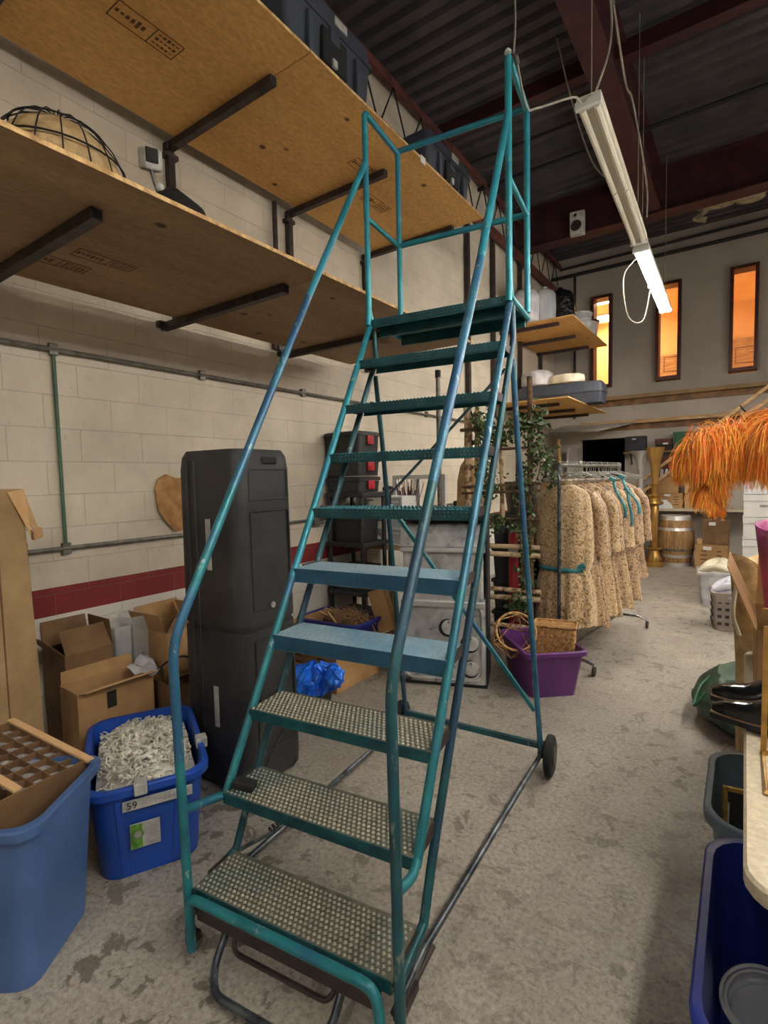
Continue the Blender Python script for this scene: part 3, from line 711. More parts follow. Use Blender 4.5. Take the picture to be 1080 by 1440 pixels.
# royal blue tote with cords
T2 = tote('storage_tote', 'royal blue tote heaped with white lamp cords, beside the tall black case', 'tote', (-2.335, 1.30, 0), rad(-28.1), .72, .46, .42, 'bin_blue', .10, .86, .02, ribs=True)
b = MB(); b.box((0, 0, 0), (.27, .004, .045)); o = b.build('tape_label', 'tape_white', T2); o.location = (.3665, .035, .338); o.rotation_euler = (rad(6), 0, pi / 2)
textmesh('label_number', '59', .042, 'ink', o, (-.10, -.004, 0), (pi / 2, 0, 0))
b = MB(); random.seed(3)
for k in range(10):
    x = -.05 + .018 * k; b.box((x, -.003, .004 * sin(k)), (.012, .002, .003)); b.box((x + .005, -.003, 0), (.003, .002, .018 + .006 * cos(k * 3)))
b.build('faded_writing', 'faint_ink', o)
b = MB(); b.box((0, 0, 0), (.115, .003, .115)); o = b.build('paper_sticker', 'tape_white', T2); o.location = (.347, -.02, .19); o.rotation_euler = (rad(6), 0, pi / 2)
b = MB(); b.box((-.034, -.002, 0), (.045, .001, .11)); b.lathe([(.022, 0), (.022, .002)], (-.028, -.003, .01), 20, Matrix.Rotation(pi / 2, 3, 'X')); b.build('green_print', 'label_green', o)
b = MB(); b.lathe([(.015, 0), (.015, .002)], (-.028, -.006, .01), 20, Matrix.Rotation(pi / 2, 3, 'X')); b.build('round_emblem', 'faint_ink', o); b = MB()
for k in range(6): b.box((.028, -.002, .045 - .012 * k), (.04 - .01 * (k % 2), .001, .003))
for k in range(7): b.box((.015 + .006 * k, -.002, -.043), (.003, .001, .014))
b.build('small_print', 'faint_ink', o)
for (x, y) in ((.372, -.03), (.10, .245)):
    b = MB(); b.box((0, 0, 0), (.06, .05, .05)); o = b.build('rim_latch_tape', 'tape_white', T2, bevel=.006); o.location = (x, y, .412)
b = MB(); random.seed(11)
rx, ry = .32, .19
b2 = MB(); b2.loft([rrect(.66, .40, .12, .25), rrect(.66, .40, .12, .36), rrect(.5, .28, .1, .405), rrect(.2, .1, .04, .415)]); 
for i in range(330):
    a = random.random() * 6.28; q = sqrt(random.random()); x, y = rx * q * cos(a), ry * q * sin(a); z0 = .425 - .055 * q * q
    th = random.random() * 6.28; pts = []
    for k in range(6):
        th += (random.random() - .5) * 1.7; x += .02 * cos(th); y += .02 * sin(th)
        x = max(-rx, min(rx, x)); y = max(-ry, min(ry, y)); pts.append((x, y, z0 + .028 * random.random()))
    b.tube(catmull(pts, 3), .0034, 5)
for i in range(230):
    a = random.random() * 6.28; q = sqrt(random.random()); c = V((rx * q * cos(a), ry * q * sin(a), .44 - .055 * q * q + .01 * random.random()))
    d = V((random.random() - .5, random.random() - .5, .5 * random.random() - .2)).normalized() * .019
    b.tube([c - d, c, c + d], [.009, .009, .0065], 8)
co = tag(b.build('lamp_cord_pile', 'cord', None, True), 'tangled heap of off-white lamp cords and bulb sockets filling the royal blue tote', 'cords', kind='stuff')
co.location = (-2.335, 1.30, 0); co.rotation_euler = (0, 0, rad(-28.1))
o = b2.build('lower_cord_layer', 'cord', co, True)

# ================================================================== CARTONS
def carton(label, c, rz, wx, wy, h, m='card', flaps=(1, 1, 1, 1), fang=(1.9, 2.2, 1.8, 2.1), open_=True, group=None, tape=False, flen=None, tilt=None, name='cardboard_box', print_=0):
    t_ = thing(name, label, 'box', c, rz, group, rot=tilt); th = .006; b = MB()
    b.box((0, 0, th / 2), (wx, wy, th))
    for sx in (-1, 1): b.box((sx * (wx - th) / 2, 0, h / 2), (th, wy, h))
    for sy in (-1, 1): b.box((0, sy * (wy - th) / 2, h / 2), (wx - 2 * th, th, h))
    if not open_: b.box((0, 0, h - th / 2), (wx, wy, th))
    b.build('body', m, t_, bevel=.003)
    if open_:
        for i, (sx, sy) in enumerate(((1, 0), (-1, 0), (0, 1), (0, -1))):
            if not flaps[i]: continue
            l_ = flen or min(wx, wy) * .45; wdt = (wy if sx else wx) * .96
            o = MB(); a = fang[i]   # angle from closed (0) to hanging down (pi)
            d = V((-sx * cos(a), -sy * cos(a), sin(a))); side = V((0, 1, 0)) if sx else V((1, 0, 0)); e = V((sx * wx / 2, sy * wy / 2, h))
            n_ = d.cross(side).normalized() * .004
            q = [e - side * wdt / 2, e + side * wdt / 2, e + side * wdt / 2 * .97 + d * l_, e - side * wdt / 2 * .97 + d * l_]
            o.loft([q, [p + n_ for p in q]]); o.build('flap', m if i % 2 else ('card_pale' if m != 'card_dark' else m), t_)
    else:
        b = MB(); b.box((0, 0, h + .0008), (wx * .98, .05, .0012)); b.box((wx / 2 + .0008, 0, h - .04), (.0012, .05, .08)); b.box((-wx / 2 - .0008, 0, h - .04), (.0012, .05, .08)); b.build('packing_tape', 'tape', t_)
    if tape:
        b = MB(); b.box((wx / 2 + .001, 0, h - .03), (.001, .05, .06)); b.build('packing_tape', 'tape', t_)
    if print_:
        b = MB(); random.seed(print_)
        for k in range(4):
            for j in range(2):
                b.box(((j - .5) * wx * .45, -wy / 2 - .001, h * (.75 - .17 * k)), (wx * (.12 + .14 * random.random()), .001, h * .045))
        b.build('printed_marks', 'stamp', t_)
    return t_
# tall worn carton at the left edge
t_ = thing('tall_carton', 'tall worn cardboard carton standing upright at the left edge of the view, torn corner', 'box', (-2.83, .66, 0), rad(20))
b = MB(); b.loft([rrect(.24, .82, .01, 0), rrect(.24, .80, .01, .8), rrect(.22, .76, .01, 1.645)], True, False); b.build('body', 'card_tan', t_)
b = MB()
for y_ in (-.31, -.13, .07, .23): b.box((.122, y_, .78), (.003, .006, 1.5))
b.build('crease', 'card_dark', t_)
b = MB(); b.prism([(.11, .385, 1.645), (.11, .30, 1.63), (.13, .39, 1.42)], .004); b.prism([(.11, .385, 1.64), (.09, .47, 1.44), (.10, .45, 1.42), (.11, .39, 1.50)], .004)
b.box((.10, .45, 1.42), (.02, .05, .05), (.3, .3, 0)); b.build('torn_corner', 'card_pale', t_)
b = MB(); b.box((0, .39, .75), (.19, .02, 1.25)); b.build('dark_gap_strip', 'card_dark', t_)
# cartons against the wall
carton('tall open cardboard box with a raised flap against the wall, below the red stripe', (-3.24, 1.43, 0), 0, .28, .27, .70, 'card_dark', fang=(1.0, 1.75, 1.5, 2.3), flen=.15)
carton('low open cardboard box with a black label patch behind the royal blue tote', (-2.97, 1.46, 0), rad(-2), .22, .42, .55, 'card', flaps=(1, 1, 0, 0), fang=(2.9, 1.75, 2, 2), flen=.07)
b = MB(); b.box((-2.856, 1.42, .47), (.004, .05, .09)); tag(b.build('tape_patch', 'rubber'), 'black tape patch stuck on the low open cardboard box', 'tape')
carton('open cardboard box beside the black case, part hidden by the ladder handrail', (-3.18, 2.02, 0), rad(4), .34, .36, .70, 'card', fang=(2.2, 1.6, 1.2, 1.9), flen=.13)
carton('dark low cardboard box wedged between the blue tote and the black case', (-2.90, 1.86, 0), rad(-6), .30, .30, .47, 'card_dark', flaps=(1, 0, 1, 0), fang=(2.5, 1.6, 1.8, 1.9), flen=.10)
carton('lower cardboard box supporting the clear plastic boxes', (-3.25, 1.72, 0), 0, .26, .22, .44, 'card_dark', open_=False)
for i, (y, z, h) in enumerate(((1.67, .445, .32), (1.79, .445, .36))):
    t_ = thing('clear_container', ['clear plastic container against the wall, the left one', 'taller clear plastic container leaning by the cardboard boxes'][i], 'container', (-3.26, y, z), 0, 'clear containers')
    b = MB(); b.loft([rrect(.17, .10, .012, 0), rrect(.18, .11, .012, h)], True, False); b.build('body', 'clear_pl', t_, solid=.002)
    b = MB(); b.tube(rrect(.186, .116, .012, h), .004, 6, closed=True); b.build('rim', 'clear_pl', t_)
t_ = thing('torn_wrapper', 'white torn plastic wrapper lying over the low open cardboard box', 'wrapper', (-2.93, 1.63, .555))
b = MB(); b.grid([[V((.05 * i - .08, .03 * j - .05, .03 * sin(i * 2.1 + j * 1.3))) for i in range(5)] for j in range(5)]); b.build('film', 'bag_white', t_, True, sub=1, solid=.002)
conduit('black_cable', 'black cable looped over the dark low cardboard box', [(-2.95, 1.74, .49), (-2.90, 1.78, .56), (-2.86, 1.88, .58), (-2.84, 1.94, .53), (-2.80, 1.97, .48)], .006, 'rubber')['category'] = 'cable'
t_ = thing('white_bag', 'crumpled white paper in the dim gap beside the clear containers', 'paper', (-3.05, 1.715, .46))
b = MB(); random.seed(5); b.lathe([(.05, 0), (.07, .05), (.05, .11), (.01, .14)], seg=9); [setattr(v, 'co', v.co + V((random.random() - .5, random.random() - .5, random.random() - .5)) * .03) for v in b.bm.verts]; b.build('body', 'bag_white', t_, True)
# tan hide on the wall
t_ = thing('tan_hide', 'tan ragged hide hanging on the block wall behind the black case', 'hide', (XW + .02, 2.20, 1.52))
pts = [(0, -.13, .10), (0, -.10, .17), (0, -.04, .20), (0, .04, .17), (0, .2, .18), (0, .2, -.20), (0, .02, -.22), (0, -.05, -.15), (0, -.11, -.06)]
b = MB(); b.prism(pts, .012); b.build('skin', 'pelt', t_, bevel=.004)

# ================================================================== TALL BLACK TRANSIT CASE
t_ = thing('transit_case', 'tall scuffed black plastic transit case standing upright against the wall, between ladder and boxes', 'case', (-2.33, 1.90, 0), rad(3))
cx, cy = .50, .43
b = MB(); b.loft([rrect(cx * .97, cy, .07, .03), rrect(cx, cy * 1.02, .08, .10), rrect(cx * .985, cy, .08, .87)]); b.build('lower_shell', 'case_pl', t_, True)
b = MB(); b.loft([rrect(cx * .985, cy, .08, .90), rrect(cx * .97, cy * .98, .08, 1.72), rrect(cx * .94, cy * .95, .08, 1.79), rrect(cx * .85, cy * .85, .06, 1.825)]); b.build('upper_shell', 'case_pl', t_, True)
b = MB(); b.loft([rrect(cx * .96, cy * .96, .08, .865), rrect(cx * .96, cy * .96, .08, .905)]); b.build('joint_band', 'black_pl', t_, True)
b = MB()
def panel(b, x, ya, yb, za, zb): b.tube(fillet([(x, ya, za), (x, yb, za), (x, yb, zb), (x, ya, zb), (x, ya, za + .001)], .02, 3), .006, 6, closed=True)
panel(b, cx / 2 - .004, -.13, .15, .98, 1.50); b.build('moulded_panel', 'case_pl', t_, True)
b = MB(); panel(b, cx / 2 - .008, -.13, .15, 1.56, 1.72); b.build('moulded_panel', 'case_pl', t_, True)
b = MB(); panel(b, cx / 2 + .002, -.13, .15, .20, .82); b.build('moulded_panel', 'case_pl', t_, True)
b = MB(); b.box((cx / 2 - .02, .02, 1.765), (.04, .11, .04)); b.build('handle_recess', 'rubber', t_, bevel=.01)
for x_ in (-.14, -.08): 
    b = MB(); b.box((x_, -cy / 2 + .004, .95), (.02, .02, 1.65)); b.build('lid_rib', 'case_pl', t_, bevel=.006)
for (x, z, h) in ((.02, 1.33, .27), (.03, .46, .22)):
    b = MB(); b.box((x, -cy / 2 - .003, z), (.035, .004, h)); b.build('white_tape_strip', 'tape_white', t_)
b = MB(); b.lathe([(.018, 0), (.016, .006), (.004, .008)], (cx / 2 + .002, .0, .99), 16, Matrix.Rotation(pi / 2, 3, 'Y')); b.build('round_sticker', 'tape_white', t_)
for s in (-1, 1):
    b = MB(); b.lathe([(.012, -.012), (.045, -.016), (.05, 0), (.045, .016), (.012, .012)], (.2, s * .14, .05), 18, Matrix.Rotation(pi / 2, 3, 'X')); b.build('wheel', 'rubber', t_, True)
b = MB(); b.tube(catmull([(cx / 2 + .006, -.1, .12), (cx / 2 + .012, .02, .25), (cx / 2 + .008, .16, .31)], 6), .004, 5); b.build('strap', 'black_pl', t_)

# ================================================================== MIDDLE GROUND BEHIND THE LADDER
# black shelving unit with toolboxes
t_ = thing('shelving_unit', 'black plastic shelving unit against the block wall behind the ladder', 'shelving', (-3.16, 4.06, 0))
for z in (.10, .55, 1.02, 1.50):
    b = MB(); b.box((0, 0, z), (.46, .42, .045)); b.build('shelf', 'black_pl', t_, bevel=.006)
for sx in (-1, 1):
    for sy in (-1, 1):
        b = MB(); b.cyl((sx * .20, sy * .18, 0), (sx * .20, sy * .18, 1.5), .022, seg=10); b.build('leg', 'black_pl', t_, True)
for i, (z, h) in enumerate(((1.524, .155), (1.682, .175), (1.860, .25))):
    t_ = thing('toolbox', ['lowest black toolbox with a red latch on the shelving unit', 'middle black toolbox with a red latch on the shelving unit', 'topmost black toolbox with a red latch on the shelving unit'][i], 'toolbox', (-3.18, 4.04, z), group='stacked toolboxes')
    b = MB(); b.loft([rrect(.40, .32, .03, 0), rrect(.42, .34, .03, h - .045)]); b.build('body', 'case_pl', t_, True)
    b = MB(); b.loft([rrect(.44, .36, .03, h - .043), rrect(.44, .36, .03, h - .012), rrect(.40, .32, .03, h - .002)]); b.build('lid', 'black_pl', t_, True)
    b = MB(); b.box((.222, 0, h - .085), (.02, .10, .085)); la = b.build('latch', 'red', t_, bevel=.006)
    b = MB(); b.box((.234, 0, h - .10), (.006, .05, .03)); b.build('latch_tab', 'red', la)
for i, (y, z, w_) in enumerate(((4.06, .572, .36), (4.06, .122, .38), (4.06, 1.042, .34))):
    t_ = thing('black_box', ['dark box on the second shelf of the black shelving unit', 'dark box on the bottom shelf of the black shelving unit', 'brownish dark box on the third shelf of the black shelving unit'][i], 'box', (-3.17, y, z))
    b = MB(); b.loft([rrect(w_ - .02, .28, .02, 0), rrect(w_, .3, .02, .20)]); b.build('body', 'grey_tote' if i == 0 else 'black_pl', t_, True)
    b = MB(); b.loft([rrect(w_ + .02, .32, .02, .202), rrect(w_ + .02, .32, .02, .225)]); b.build('lid', 'black_pl', t_, True)
# work table with drawers and window frame
t_ = thing('work_table', 'wooden work table behind the ladder carrying white drawer units', 'table', (-2.96, 4.60, 0))
b = MB(); b.box((0, 0, .955), (.78, .62, .05)); b.build('table_top', 'pine', t_, bevel=.004)
for sx in (-1, 1):
    for sy in (-1, 1):
        b = MB(); b.box((sx * .34, sy * .26, .465), (.05, .05, .93)); b.build('leg', 'wood_mid', t_)
def drawers(label, x, y, z, w_, h, n):
    t_ = thing('drawer_unit', label, 'drawers', (x, y, z), group='white drawer units'); d = .26
    b = MB()
    for sx in (-1, 1): b.box((sx * (w_ / 2 - .008), 0, h / 2), (.016, d, h))
    for k in range(n + 1): b.box((0, 0, .008 + (h - .016) * k / n), (w_ - .032, d, .016))
    b.build('frame', 'white', t_, bevel=.002)
    for k in range(n):
        z0 = .02 + (h - .016) * k / n; hh = (h - .016) / n - .022
        b = MB(); b.box((0, -.01, z0 + hh / 2), (w_ - .04, d - .01, hh)); dr = b.build('drawer', 'clear_pl', t_)
        b = MB(); b.box((0, -d / 2 - .012, z0 + hh * .75), (.07, .014, .012)); b.build('pull', 'white', dr)
    return t_
drawers('lower white drawer unit with clear drawers, on the work table', -3.17, 4.42, .981, .42, .25, 2)
drawers('upper white drawer unit with clear drawers, stacked on the lower one', -3.15, 4.42, 1.232, .40, .24, 2)
drawers('tall white drawer unit standing right of the stacked pair', -2.85, 4.42, .981, .16, .49, 3)
t_ = thing('paper_card', 'small white card standing on top of the white drawers', 'card', (-3.27, 4.36, 1.474)); b = MB(); b.box((0, 0, .04), (.09, .004, .08)); b.build('card', 'white', t_)
b = MB(); b.box((0, -.004, .05), (.02, .003, .03)); b.build('mark', 'faint_ink', t_)
t_ = thing('window_sash', 'white painted wooden window sash leaning behind the drawers', 'window frame', (-2.92, 4.86, .981)); b = MB()
for x in (-.31, .0, .31): b.box((x, 0, .35), (.045, .035, .70))
for z in (.02, .68): b.box((0, 0, z), (.62, .034, .045))
b.build('frame', 'white', t_, bevel=.003)
t_ = thing('twig_bundle', 'mauve dried twig bundle leaning inside the white window sash', 'twigs', (-2.98, 4.72, .981)); random.seed(4)
b = MB(); b.lathe([(.045, 0), (.04, .12), (.03, .16)], seg=12); b.build('binding', 'bark', t_, True)
b = MB()
for i in range(46):
    a = random.random() * 6.28; r = .02 + .20 * random.random(); b.tube([(.01 * cos(a), .01 * sin(a), .08), (r * .5 * cos(a), .25 * r * sin(a), .32), (r * cos(a), .4 * r * sin(a), .50 + .2 * random.random())], .0035, 4)
b.build('twigs', mat('mauve_twig', srgb(120, 84, 92), srgb(74, 52, 58), 20, .8), t_)
t_ = thing('dark_pot', 'small dark round pot on top of the drawers', 'pot', (-3.05, 4.46, 1.475)); b = MB(); b.lathe([(.05, 0), (.06, .04), (.058, .06)], seg=16); b.build('body', 'wood_mid', t_, True); b = MB(); b.lathe([(.061, .061), (.055, .09), (.01, .10)], seg=16); b.build('lid', 'rubber', t_, True)
t_ = thing('white_gloves', 'bunched white gloves lying in the drawer opening', 'gloves', (-3.08, 4.27, 1.01)); b = MB()
for k in range(5): b.tube([(-.05 + .02 * k, 0, 0), (-.03 + .018 * k, -.03, .05), (.0 + .02 * k, -.01, .08 - .01 * k)], .010, 6)
b.build('fingers', 'white', t_, True); b = MB(); b.sph((.04, -.02, .03), .03, (1.2, .7, .8)); b.build('cuff', 'white', t_, True)
# silver pole
t_ = thing('steel_pole', 'slim silver pole with a black cap standing behind the ladder', 'pole', (-2.42, 4.42, 0)); b = MB(); b.cyl((0, 0, .02), (0, 0, 2.60), .022, seg=12); b.build('tube', 'galv', t_, True)
b = MB(); b.cyl((0, 0, 2.60), (0, 0, 2.67), .028, seg=12); b.build('cap', 'rubber', t_, True); b = MB(); b.lathe([(.14, 0), (.13, .02)], seg=20); b.build('base', 'dark_steel', t_, True)
# curved tan board
t_ = thing('barrel_chair', 'rounded tan upholstered panel standing beside the birch poles', 'panel', (-2.27, 4.80, 0)); b = MB()
rows = []
for z, wd in ((0, .24), (.9, .25), (1.4, .25), (1.62, .23), (1.76, .17), (1.82, .08)): rows.append([V((wd * cos(a) * .62, .09 * sin(a), z)) for a in [2 * pi * k / 16 for k in range(16)]])
b.loft(rows); b.build('panel', 'burlap', t_, True); b = MB(); b.box((0, -.095, .03), (.28, .01, .06)); b.build('foot_band', 'wood_mid', t_)
t_ = thing('black_speaker', 'small black box tucked left of the tan panel', 'box', (-2.46, 4.98, 0)); b = MB(); b.box((0, 0, .70), (.14, .14, 1.40)); b.build('body', 'black_pl', t_, bevel=.01); b = MB(); b.box((0, -.072, 1.2), (.10, .005, .25)); b.build('front_grille', 'rubber', t_)

# stainless stove
t_ = thing('stainless_stove', 'smoke-stained stainless steel stove standing on end behind the ladder, three round burner caps', 'stove', (-1.985, 3.70, 0), rad(20))
sw, sd = .66, .34
b = MB(); b.loft([rrect(sw, sd, .03, .03), rrect(sw, sd, .03, .70)]); b.build('lower_body', 'steel_dull', t_, True)
b = MB(); b.tube([V((x, -sd / 2 - .006, z)) for x, z in [(p.x, p.y) for p in rrect(sw - .05, .60, .07, 0, 0, .36)]], .013, 8, closed=True); b.build('pressed_rim', 'steel_dull', t_, True)
b = MB(); b.box((0, -sd / 2 - .012, .665), (sw, .035, .05)); b.build('front_ledge', 'silver', t_, bevel=.008)
b = MB(); b.box((0, .02, .015), (sw + .02, sd + .02, .03)); b.build('base_skirt', 'rubber', t_)
for (x, z) in ((.05, .48), (.05, .30), (.22, .36), (.22, .16)):
    b = MB(); b.lathe([(.072, 0), (.070, .003)], (x - .012, -sd / 2 - .001, z - .008), 24, Matrix.Rotation(pi / 2, 3, 'X')); b.build('soot_ring', 'dark_iron', t_, True)
    b = MB(); b.lathe([(.058, 0), (.058, .016), (.052, .022), (.0, .023)], (x, -sd / 2 - .004, z), 24, Matrix.Rotation(pi / 2, 3, 'X')); k = b.build('burner_cap', 'tape_white', t_, True)
    b = MB(); b.box((x, -sd / 2 - .03, z + .045), (.006, .006, .02)); b.build('pointer', 'rubber', k)
b = MB(); b.loft([rrect(sw * .96, sd, .03, .70), rrect(sw * .96, sd, .03, 1.07)]); b.build('upper_body', 'steel_dull', t_, True)
prof = [(-sd / 2 - .01, 1.07), (-sd / 2 - .03, 1.12), (-sd / 2, 1.19), (-.10, 1.28), (.0, 1.31), (.16, 1.31), (.17, 1.07)]
b = MB(); b.loft([[V((x, p[0], p[1])) for p in prof] for x in (-sw * .5, sw * .5)]); b.build('hood', 'steel_dull', t_, True)
b = MB(); b.box((0, -sd / 2 - .028, 1.09), (sw, .03, .03)); b.build('hood_lip', 'silver', t_, bevel=.006)
b = MB(); b.box((0, -.02, 1.335), (sw * .98, .30, .045)); b.build('top_rim', 'rubber', t_, bevel=.01)
for x in (-.2, 0, .2):
    b = MB(); b.lathe([(.042, 0), (.042, .012), (.0, .014)], (x, -sd / 2 - .002, 1.02), 20, Matrix.Rotation(pi / 2, 3, 'X')); b.build('knob', 'steel_dull', t_, True)
b = MB(); b.box((sw / 2 + .01, .02, .68), (.015, sd * .9, 1.3)); b.build('side_panel', 'rubber', t_)

# box pile behind steps
carton('long open cardboard box on the floor under the shallow blue tote', (-2.82, 3.24, 0), 0, .56, .56, .33, 'card', fang=(2.75, 1.5, 1.0, 2.6), flen=.16, print_=4)
T3 = tote('storage_tote', 'shallow navy blue tote full of straw and small cardboard pieces', 'tote', (-2.86, 3.40, .345), rad(3), .62, .42, .13, 'bin_navy', .06, .92, .016, ribs=False)
t_ = thing('straw_wreath', 'tangled straw heap inside the shallow navy tote', 'straw', (-2.80, 3.46, .39)); random.seed(8); b = MB()
for i in range(420):
    a = random.random() * 6.28; r = .20 * sqrt(random.random()); c = V((r * cos(a), .6 * r * sin(a), .02 + .12 * random.random() * (1 - r * 3))); d = V((random.random() - .5, random.random() - .5, .5 * (random.random() - .3))).normalized() * .06
    b.tube([c - d, c + d + V((0, 0, .01)), c + d * 1.5], .002, 3)
b.build('stalks', 'straw', t_); b = MB(); b.sph((0, 0, .03), .14, (1.2, .7, .5)); b.build('core', 'straw', t_, True)
for i, (x, y, z, r_) in enumerate(((-2.98, 3.33, .39, .5), (-2.86, 3.30, .40, -.3), (-3.03, 3.45, .39, .9))):
    t_ = thing('cardboard_piece', ['folded cardboard piece at the front of the navy tote', 'upright cardboard wedge in the middle of the navy tote', 'cardboard sheet at the left end of the navy tote'][i], 'cardboard', (x, y, z), r_)
    b = MB(); b.box((0, 0, .05), (.14, .01, .12), (.4, .5, 0)); b.build('panel', 'card_pale', t_); b = MB(); b.box((.04, .02, .06), (.09, .01, .10), (-.5, .6, .4)); b.build('flap', 'card_dark', t_)
t_ = carton('narrow cardboard box tilted up against the stove, above the open box', (-2.50, 3.62, .345), rad(10), .16, .09, .36, 'card', open_=False, tilt=(rad(0), rad(-16), rad(10)))
b = MB(); b.box((0, 0, .16), (.3, .24, .32)); o = b.build('cardboard_box', 'card_tan', None, bevel=.003); o.location = (-2.62, 3.78, 0); tag(o, 'closed cardboard box on the floor behind the navy tote, propping the tilted box', 'box')
t_ = thing('waste_bin', 'small black waste bin behind the ladder lined with a bright blue plastic bag', 'bin', (-2.60, 2.76, 0)); b = MB()
b.loft([rrect(.20, .20, .03, 0), rrect(.25, .25, .04, .235), rrect(.235, .235, .035, .235), rrect(.19, .19, .03, .01)]); b.build('body', 'black_pl', t_, True)
random.seed(21); b = MB(); rows = []
for i in range(9):
    f = i / 8; row = []
    for k in range(36):
        a = 2 * pi * k / 36; rr = (.13 + .045 * sin(f * pi) + .02 * sin(5 * a + 3 * f) + .016 * sin(11 * a - 4 * f)); z = .10 + .19 * f + .015 * sin(7 * a + f * 6)
        if f > .75: rr *= 1 - (f - .75) * 2.4
        row.append(V((rr * cos(a) * 1.08, rr * sin(a), z)))
    rows.append(row)
b.loft(rows, False, True)
for v in b.bm.verts: v.co += V((random.random() - .5, random.random() - .5, random.random() - .5)) * .022
b.build('bag', 'blue_bag', t_, False)
b = MB(); b.sph((.20, .0, .24), .085, (.9, .8, 1.0), 16, 10)
for v in b.bm.verts: v.co += V((random.random() - .5, random.random() - .5, random.random() - .5)) * .03
b.build('bag_knot', 'blue_bag', t_, False)

# stacked grey crates and oddments behind the trellis
for i, (z, y_, w_) in enumerate(((0, 4.98, .46), (.32, 4.98, .46), (.64, 4.96, .44), (.96, 4.96, .44))):
    T = tote('storage_crate', 'grey plastic crate in the stack behind the ivy trellis, %s' % ('bottom of the stack', 'second from the floor', 'third from the floor', 'topmost')[i], 'crate', (-1.82, y_, z), 0, w_, .36, .315, 'grey_tote', .03, .92, .012, ribs=True, group='crates behind the trellis')
t_ = thing('galvanised_tub', 'dented galvanised tub resting on the crates behind the ivy', 'tub', (-1.80, 4.95, 1.28)); b = MB(); b.lathe([(.13, 0), (.17, .30), (.178, .31), (.165, .31), (.125, .01)], seg=24); b.build('body', 'galv', t_, True); b = MB(); b.tube([(.178 * cos(a), .178 * sin(a), .31) for a in [2 * pi * k / 24 for k in range(24)]], .006, 6, closed=True); b.build('rim', 'galv', t_, True)
t_ = thing('red_canister', 'small red canister among the crates behind the trellis', 'canister', (-1.74, 4.62, 0)); b = MB(); b.lathe([(.06, 0), (.06, 1.18), (.03, 1.22)], seg=16); b.build('body', 'red', t_, True); b = MB(); b.lathe([(.062, .9), (.062, 1.0)], seg=16, cap=False); b.build('band', 'white', t_, True)
t_ = thing('blue_can', 'blue and white can beside the costume rack', 'can', (-1.53, 5.02, 0)); b = MB(); b.box((0, 0, .50), (.14, .14, 1.0)); b.build('stand', 'grey_tote', t_); b = MB(); b.lathe([(.06, 1.0), (.06, 1.12)], seg=16); b.build('body', 'bin_navy', t_, True); b = MB(); b.lathe([(.055, 1.12), (.055, 1.22)], seg=16); b.build('top', 'white', t_, True)
# ivy trellis made of birch poles
TR = thing('birch_trellis', 'ivy-wrapped birch pole trellis standing behind the ladder', 'trellis', (-1.80, 4.42, 0), rad(5)); random.seed(9)
def pole(a, c, r, m='birch', name='birch_pole'):
    a, c = V(a), V(c); n = 9; pts = []; rs = []
    for i in range(n): pts.append(a.lerp(c, i / (n - 1)) + V((random.random() - .5, random.random() - .5, 0)) * r * .6); rs.append(r * (.85 + .3 * random.random()))
    b = MB(); b.tube(pts, rs, 9); return b.build(name, m, TR, True)
pole((-.30, 0, 0), (-.30, 0, 2.40), .035); pole((-.20, .03, 0), (-.21, .02, 2.30), .030); pole((-.38, .05, 0), (-.34, .08, 2.2), .022, 'bark')
pole((.27, 0, 0), (.27, -.02, 2.50), .024, 'bark'); pole((.20, .05, 0), (.14, .02, 2.10), .02, 'bark'); pole((0, .06, 1.2), (.0, .04, 2.15), .022, 'birch')
for z, r, m_ in ((.30, .018, 'birch'), (.55, .025, 'birch'), (.63, .022, 'birch'), (.95, .024, 'birch'), (1.02, .022, 'birch'), (1.27, .014, 'bark'), (1.50, .013, 'bark'), (1.56, .013, 'bark'), (1.88, .012, 'bark'), (2.08, .016, 'bark')):
    pole((-.36, -.03, z), (.36, -.03, z + .02 * random.random()), r, m_, 'cross_pole')
b = MB(); random.seed(12)
def leaf(b, c, s):
    n = V((random.random() - .5, random.random() - .8, random.random() - .5)).normalized(); u = n.orthogonal().normalized(); q = Matrix.Rotation(random.random() * 6.28, 3, n); u = q @ u; v = n.cross(u)
    b.face([c, c + (u * .5 + v * .45) * s, c + (u * 1.25 + v * .3) * s + n * s * .15, c + (u * 1.6) * s, c + (u * 1.25 - v * .3) * s + n * s * .15, c + (u * .5 - v * .45) * s])
def vine(pts, n, spread, s, pale=None):
    P = catmull(pts, 12)
    for i in range(n):
        p = P[int(random.random() * (len(P) - 1))]; c = p + V((random.gauss(0, spread), random.gauss(0, .03), random.gauss(0, spread))); leaf(pale if (pale and random.random() < .25) else b, c, s * (.6 + .8 * random.random()))
b_p = MB()
vine([(-.22, -.03, 2.20), (-.05, -.04, 2.02), (.15, -.04, 2.05), (.34, -.04, 2.12)], 420, .055, .03, b_p)
vine([(-.18, -.03, 2.1), (-.12, -.04, 1.7), (-.10, -.03, 1.45)], 260, .045, .028, b_p)
vine([(.32, -.04, 2.2), (.34, -.05, 1.9), (.22, -.04, 1.6), (.25, -.05, 1.3), (.24, -.04, .9), (.2, -.04, .55), (.1, -.05, .45)], 620, .045, .028, b_p)
vine([(-.1, -.05, 1.25), (.2, -.05, 1.2)], 160, .04, .026, b_p); vine([(.38, -.03, 1.9), (.44, -.03, 1.6)], 110, .04, .03, b_p)
o = b.build('ivy', 'leaf', TR); o['kind'] = 'stuff'; o = b_p.build('pale_ivy', 'leaf_pale', TR); o['kind'] = 'stuff'
